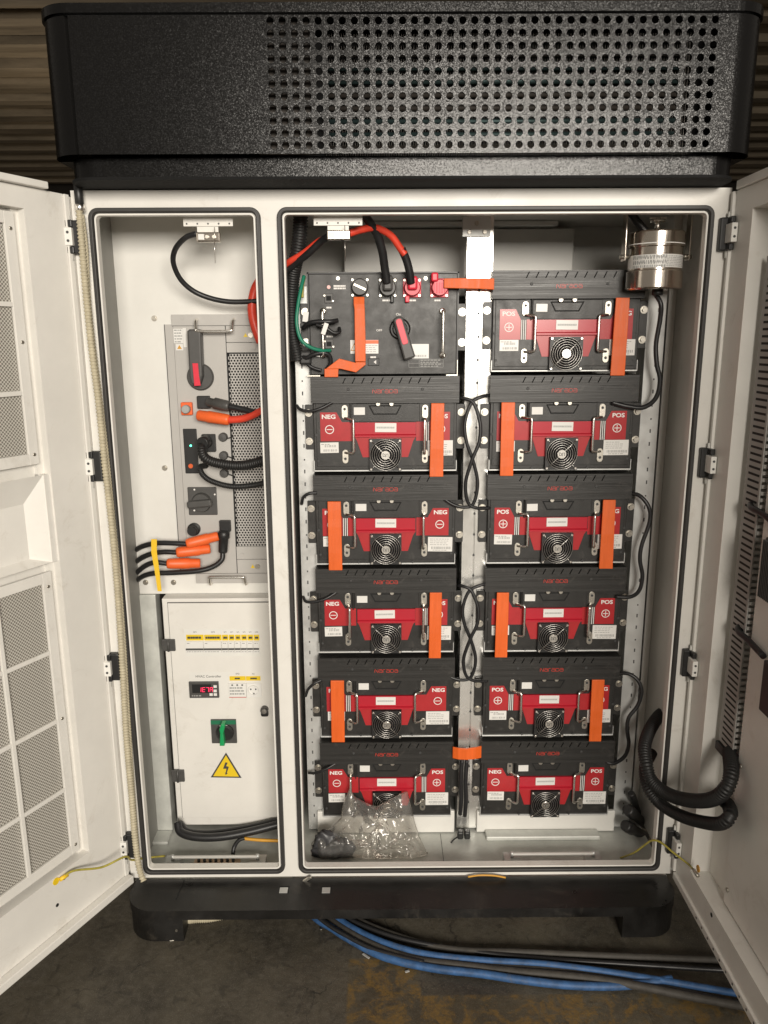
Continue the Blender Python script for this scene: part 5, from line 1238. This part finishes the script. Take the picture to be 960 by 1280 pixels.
# ================================================================== FIRE SUPPRESSION CANISTER
KY = .125; zt = U(818, 288, KY - .035).z; zb = U(812, 361, KY - .035).z; xc = (U(788, 325, KY).x + U(850, 325, KY).x) / 2; kr = .0575
ca = thing('suppression_canister', (xc, KY, zb), 'shiny steel canister with printed band hung in the upper right corner', 'canister')
H_ = zt - zb; q = B()
q.lathe((xc, KY, zb), [(kr - .006, -.001), (kr, .001), (kr + .0015, .003), (kr + .0015, H_ * .31), (kr - .0015, H_ * .33), (kr - .0015, H_ * .72), (kr + .0012, H_ * .735), (kr + .0012, H_ - .003), (kr - .001, H_), (.0001, H_ + .001)], 56); q.part('body', STEEL, ca)
q = B(); q.lathe((xc, KY, zb), [(kr - .001, H_ * .36), (kr - .0008, H_ * .36), (kr - .0008, H_ * .585), (kr - .001, H_ * .585)], 56); lb = q.part('label_band', LABEL, ca)
q = B(); R_ = kr - .0002
for row in range(7):
    zz = zb + H_ * (.385 + .028 * row); a_ = math.radians(200)
    while a_ < math.radians(350):
        l = rnd.uniform(.02, .07)
        left = a_ < math.radians(275)
        if left and row in (1, 4): a_ += l; continue
        hh = .0024 if left else .0009
        pts = [(xc + R_ * math.cos(t_), KY + R_ * math.sin(t_), zz + s_ * hh) for t_, s_ in ((a_, -1), (a_ + l, -1), (a_ + l, 1), (a_, 1))]
        q.quad(*pts); a_ += l + rnd.uniform(.02, .05)
q.part('print', GREYINK, lb)
q = B(); q.lathe((xc, KY, zb), [(kr + .0016, H_ * .77), (kr + .0018, H_ * .77), (kr + .0018, H_ * .785), (kr + .0016, H_ * .785)], 56); q.part('white_ring', LABEL, ca)
q = B(); q.cyl((xc, KY, zt), (xc, KY, zt + .03), .006, seg=12); q.cyl((xc, KY, zt + .02), (xc, KY, zt + .026), .016, seg=14); q.box(xc - .018, xc + .018, KY - .003, KY + .003, zt + .027, zt + .031); q.part('valve', CHROME, ca)
for s_ in (-1, 1):
    xx = xc + s_ * (kr + .012); q = B(); q.box(xx - .0015, xx + .0015, KY - .012, KY + .014, zb + H_ * .5, ZT - .012, .001); q.part('hanger', STEEL, ca)
    q = B(); q.cyl((xx - s_ * .012, KY, zb + H_ * .58), (xx + s_ * .008, KY, zb + H_ * .58), .005, seg=10); q.part('pivot_bolt', BOLT, ca)
q = B(); q.cyl((xc + .01, KY, zb - .012), (xc + .01, KY, zb - .001), .012, seg=12); q.part('cable_gland', BLACK, ca)

# ================================================================== HOSES AT THE LOWER RIGHT
def pr3(u, v, Y): return U(u, v, Y)
cable([(842, 888, .2), (826, 893, .14), (813, 911, .09), (806, 932, .04), (808, 955, .0), (816, 978, -.03), UX(838, 994, .60), UX(868, 1001, .618), UX(893, 998, .632), UX(908, 985, .642), UX(914, 968, .655), UX(913, 948, .672), UX(912, 940, .68)], .0155, CONDUIT, 'corrugated_hose', 'upper of two thick ribbed hoses looping from cabinet to right door', 'hose', 16, (.0065, .2))
cable([(815, 940, .1), (806, 960, .05), (810, 985, .0), UX(826, 1005, .598), UX(852, 1020, .615), UX(880, 1028, .628), UX(902, 1029, .636), UX(913, 1018, .648), UX(910, 1006, .665), UX(902, 999, .685)], .014, CONDUIT, 'corrugated_hose', 'lower of two thick ribbed hoses looping from cabinet to right door', 'hose', 16, (.0065, .2))
for (a_, c_), lab in ((((789, 992, .16), (800, 1022, .24)), 'upper one of three black capped hose ends in the lower right corner'), (((785, 1012, .14), (806, 1030, .22)), 'middle one of three black capped hose ends in the lower right corner'), (((782, 1032, .13), (806, 1045, .2)), 'lowest of three black capped hose ends in the lower right corner')):
    pa, pc_ = U(*a_), U(*c_); d_ = (pc_ - pa); q = B(); r_ = .0095 if a_[1] < 1000 else .0145
    q.tube([pa - d_ * .02, pa, pa + d_ * .1, pa + d_ * .3, pa + d_ * .34, pc_], [r_ * .7, r_, r_ * 1.08, r_ * 1.08, r_ * .85, r_ * .85], 16); q.top('hose_end', BLACK, lab, 'hose', 'capped hose ends')
# cable bundles leaving the duct on the right door
for z_, lab in ((1.03, 'upper black cable bundle leaving the wiring duct of the right door'), (.775, 'lower black cable bundle leaving the wiring duct of the right door')):
    q = B(); q.tube(spline([(HRX + .035, -.15, z_ + .004), (HRX + .022, -.16, z_ + .003), (HRX + .016, -.18, z_), (HRX + .018, -.21, z_ - .002), (HRX + .022, -.27, z_ - .012)], 6), .0062, 10); q.top('door_cable_bundle', CABLE, lab, 'cable')

# ================================================================== HOSES AND WIRES ROUND THE FRAME
a_ = [(99, 262, -.02), (102, 300, -.022), (107, 360, -.022), (114, 430, -.022), (124, 510, -.022), (131, 580, -.022), (140, 660, -.022), (147, 740, -.022), (153, 830, -.022), (158, 920, -.022), (165, 1000, -.022), (169, 1050, -.024), (174, 1085, -.03), (180, 1102, -.045)]
cable(a_, .0078, BEIGE, 'flexible_conduit', 'long beige ribbed conduit running down the left hinge side', 'conduit', 12, (.007, .34))
cable([(103, 268, -.018), (108, 310, -.014), (111, 370, -.014), (117, 430, -.014), (126, 500, -.014), (134, 570, -.014), (141, 640, -.014), (149, 720, -.014), (155, 800, -.014), (161, 900, -.014), (166, 980, -.014), (172, 1060, -.016)], .0048, BEIGE, 'flexible_conduit', 'thinner beige conduit behind the long ribbed one at the left hinge side', 'conduit', 8, (.007, .34))
p = U(99, 250, -.02); q = B(); q.cyl((p.x, -.02, p.z + .03), (p.x, -.02, p.z - .008), .0085, .0085, 16, bev=.001); gl = q.top('conduit_gland', BLACK, 'black gland under the hood where the beige conduit starts', 'gland')
q = B(); q.cyl((0, 0, 0), (0, 0, -.012), .0095, .0095, 14, bev=.001); q.xf(Matrix.Translation((p.x, -.02, p.z - .008))); o = q.top('gland_nut', CHROME, 'silver nut just below the black gland under the hood', 'nut')
a0 = ML @ Vector((.19, -.004, .222))
cable([a0, ML @ Vector((.16, -.012, .226)), ML @ Vector((.10, -.03, .2)), ML @ Vector((.05, -.05, .2)), U(165, 1075, -.03), U(185, 1072, .01), U(206, 1070, .06)], .0024, YGW, 'earth_wire', 'yellow-green earth wire from the left door to the cabinet floor', 'wire')
q = B(); q.tube([a0, ML @ Vector((.172, -.008, .224))], .0045, 8); q.top('wire_lug', YTIE, 'yellow lug on the left door earth wire', 'lug')
cable([U(774, 1073, .09), U(792, 1066, .05), U(806, 1056, .01), U(815, 1050.5, -.012), U(826, 1053, -.03), U(842, 1066, -.06), U(860, 1080, -.09), Vector((HRX - .006, -.125, .19))], .0024, YGW, 'earth_wire', 'yellow-green earth wire from the right door to the cabinet floor', 'wire')
q = B(); pe = Vector((HRX - .005, -.125, .19)); q.tube([pe, pe + Vector((.003, -.018, -.004))], .0042, 8); q.top('wire_lug', BOLT, 'silver lug on the right door earth wire', 'lug')
# loose bits near the sill
q = B(); x_, y_, = UZ(384, 1095, .09).x, -.02; q.box(-.012, .012, -.003, .003, -.003, .003, .001); q.xf(Matrix.Translation((x_, -.014, .0855)) @ Matrix.Rotation(-.6, 4, 'Y')); q.top('metal_clip', BOLT, 'small metal clip at the foot of the middle stile', 'clip')
cable([U(585, 1096, -.013), U(600, 1094, -.013), U(618, 1094.5, -.013), U(632, 1097, -.013)], .0022, AMBER, 'wire_offcut', 'amber wire offcut on the edge of the plinth', 'wire')
q = B(); p = UZ(581, 1045, .07)
for dx_ in (-.012, .006): q.box(p.x + dx_ - .008, p.x + dx_ + .008, p.y - .008, p.y + .01, .064, .086, .004)
q.tube(spline([(p.x - .02, p.y - .004, .07), (p.x - .03, p.y - .01, .067), (p.x - .038, p.y - .02, .065)], 4), .002, 6); q.top('loose_plug', BLACK, 'black loose plug lying at the foot of the middle rail', 'plug')

# ================================================================== CABLES ON THE FLOOR
def fcable(pts, r, m_, lab, cat='cable', rib=None):
    P_ = spline([Vector((*UZ(u, v, z_)[:2], z_)) if True else None for u, v, z_ in pts], 10)
    q = B()
    if rib: P_ = resample(P_, rib[0] / 4)
    q.tube(P_, r, 10, rib=rib); return q.top('floor_cable' if not rib else 'flexible_conduit', m_, lab, cat, None if rib else 'cables on the floor')
fcable([(385, 1138, .014), (398, 1150, .013), (415, 1160, .012), (435, 1173, .012), (480, 1196, .012), (540, 1210, .012), (600, 1217, .012), (660, 1226, .012), (720, 1232, .013), (780, 1232, .013), (840, 1224, .02)], .0085, BLUE, 'front blue cable sweeping from under the plinth to the right')
fcable([(400, 1130, .02), (420, 1146, .018), (445, 1162, .017), (480, 1178, .017), (530, 1192, .017), (600, 1200, .017), (680, 1205, .017), (760, 1215, .018), (830, 1226, .02), (900, 1238, .02), (960, 1248, .02)], .0072, BLUE, 'rear blue cable running parallel behind the front blue one')
fcable([(410, 1126, .012), (440, 1146, .011), (480, 1164, .011), (530, 1180, .011), (580, 1188, .011), (650, 1190, .011), (740, 1194, .011), (900, 1200, .011), (960, 1204, .011)], .0075, DUSTY, 'dusty grey cable behind the blue cables, along the shadow of the plinth')
fcable([(392, 1132, .011), (425, 1158, .011), (460, 1178, .011), (510, 1198, .0115), (570, 1206, .012), (640, 1214, .012), (720, 1221, .015), (790, 1231, .017), (860, 1245, .015), (930, 1258, .012), (970, 1266, .012)], .0085, DUSTY, 'dusty black cable between the two blue cables')
fcable([(388, 1136, .03), (405, 1152, .022), (430, 1168, .019), (470, 1188, .018), (530, 1203, .016)], .0052, CABLE, 'thin black cable on top of the blue bundle near the plinth')
fcable([(404, 1140, .012), (440, 1168, .011), (490, 1189, .011), (560, 1202, .011), (640, 1209, .011), (730, 1216, .012), (820, 1232, .012), (900, 1250, .012), (960, 1262, .012)], .006, DUSTY, 'thin dusty cable tucked in the middle of the blue bundle')
fcable([(415, 1136, .02), (450, 1155, .018), (500, 1173, .016), (570, 1186, .012), (660, 1197, .011), (780, 1205, .011), (960, 1216, .011)], .0055, CABLE, 'thin black cable along the rear of the blue bundle')
fcable([(228, 1150, .010), (245, 1148, .010), (262, 1147, .010), (282, 1143, .010), (300, 1138, .010)], .011, BEIGE, 'beige ribbed conduit lying on the floor under the plinth', 'conduit', (.005, .15))
# small litter
for k, (u, v, m_, lab) in enumerate(((215, 1176, BOLT, 'bright metal chip in front of the left plinth foot'), (227.5, 1166, BOLT, 'small screw on the floor beside the left plinth foot'), (458, 1196, DUCT, 'pale scrap in front of the blue cables'), (509, 1215, DUCT, 'thin pale scrap on the floor below the blue cables'), (402, 1160, BOLT, 'metal offcut at the bend of the blue cables'))):
    p = UZ(u, v, 0); q = B(); q.box(-.005 - .002 * (k % 3), .005 + .003 * (k % 3), -.0025, .0025, .0003, .003, .0008); q.xf(Matrix.Translation((p.x, p.y, 0)) @ Matrix.Rotation(k * 1.1 + .2, 4, 'Z')); q.top('floor_scrap', m_, lab, 'scrap')

# ================================================================== PLASTIC BAG
sil = [(437, 984), (443, 995), (455, 1002), (470, 1008), (486, 1000), (500, 992), (509, 989), (513, 1003), (518, 1025), (524, 1045), (532, 1062), (535, 1071), (522, 1076), (490, 1077), (450, 1076.5), (420, 1077), (398, 1076), (391, 1066), (389, 1054), (398, 1044), (414, 1034), (426, 1022), (428, 1008), (433, 994)]
def interp_closed(P_, n):
    P3 = [Vector((u, v, 0)) for u, v in P_]; out = []
    L_ = len(P3)
    for i in range(L_):
        a, b_, c, d = P3[i - 1], P3[i], P3[(i + 1) % L_], P3[(i + 2) % L_]
        for k in range(n): t = k / n; out.append(b_.lerp(c, t))
    return out
ring = interp_closed(sil, 8); cen = Vector((462, 1042, 0)); NR = 44
def bagY(u, v, f_, side):
    t = max(0, min(1, (v - 985) / 92)); y0 = .158 - .052 * t
    bul = (.012 + .038 * min(1, t * 1.3)) * math.sqrt(max(0, 1 - f_ * f_))
    p_ = Vector((u * .034, v * .026, side * 3.1))
    p_ = p_ + Vector((noise.noise(p_ * 1.7), noise.noise(p_ * 1.7 + Vector((9, 9, 9))), 0)) * .5
    cr_ = (.4 - abs(noise.noise(p_)) * 2) * .018 + (.4 - abs(noise.noise(p_ * 1.9 + Vector((7, 3, 1)))) * 2) * .008 + (.4 - abs(noise.noise(p_ * 3.7 + Vector((1, 5, 2)))) * 2) * .0006
    return y0 - side * bul + cr_ * (1 - f_ ** 4) * (.4 + t)
q = B(); bm = q.bm
for side in (1, -.25):
    prev = None
    for j in range(NR + 1):
        f_ = j / NR; row = []
        for p_ in ring:
            w2 = cen.lerp(p_, f_); Y = bagY(w2.x, w2.y, f_, side)
            v_ = U(w2.x, w2.y, Y); v_.z = max(v_.z, .0645); row.append(bm.verts.new(v_))
        if prev:
            for k in range(len(row)):
                k1 = (k + 1) % len(row)
                try:
                    f = bm.faces.new((prev[k], prev[k1], row[k1], row[k])); f.smooth = True
                except ValueError: pass
        prev = row
bmesh.ops.remove_doubles(bm, verts=bm.verts[:], dist=1e-5)
q.top('plastic_bag', FILM, 'crumpled clear plastic bag on the cabinet floor in front of the lowest left module', 'plastic bag')
q = B(); bm = q.bm; c_ = U(415, 1060, .102); bmesh.ops.create_icosphere(bm, subdivisions=4, radius=1)
for v_ in bm.verts:
    n_ = v_.co.normalized(); k_ = 1 + .25 * noise.noise(n_ * 1.6 + Vector((3, 1, 4))) + .5 * (.3 - abs(noise.noise(n_ * 2.3))) + .3 * (.3 - abs(noise.noise(n_ * 5.1)))
    v_.co = c_ + Vector((n_.x * .048 * k_, n_.y * .018 * k_, n_.z * .036 * k_ * (1.1 - .35 * n_.x))); v_.co.z = max(v_.co.z, .066)
for f in bm.faces: f.smooth = True
q.top('black_pouch', mat('black_film', (.05, .05, .053), .4), 'crumpled black pouch inside the left end of the clear bag', 'pouch')
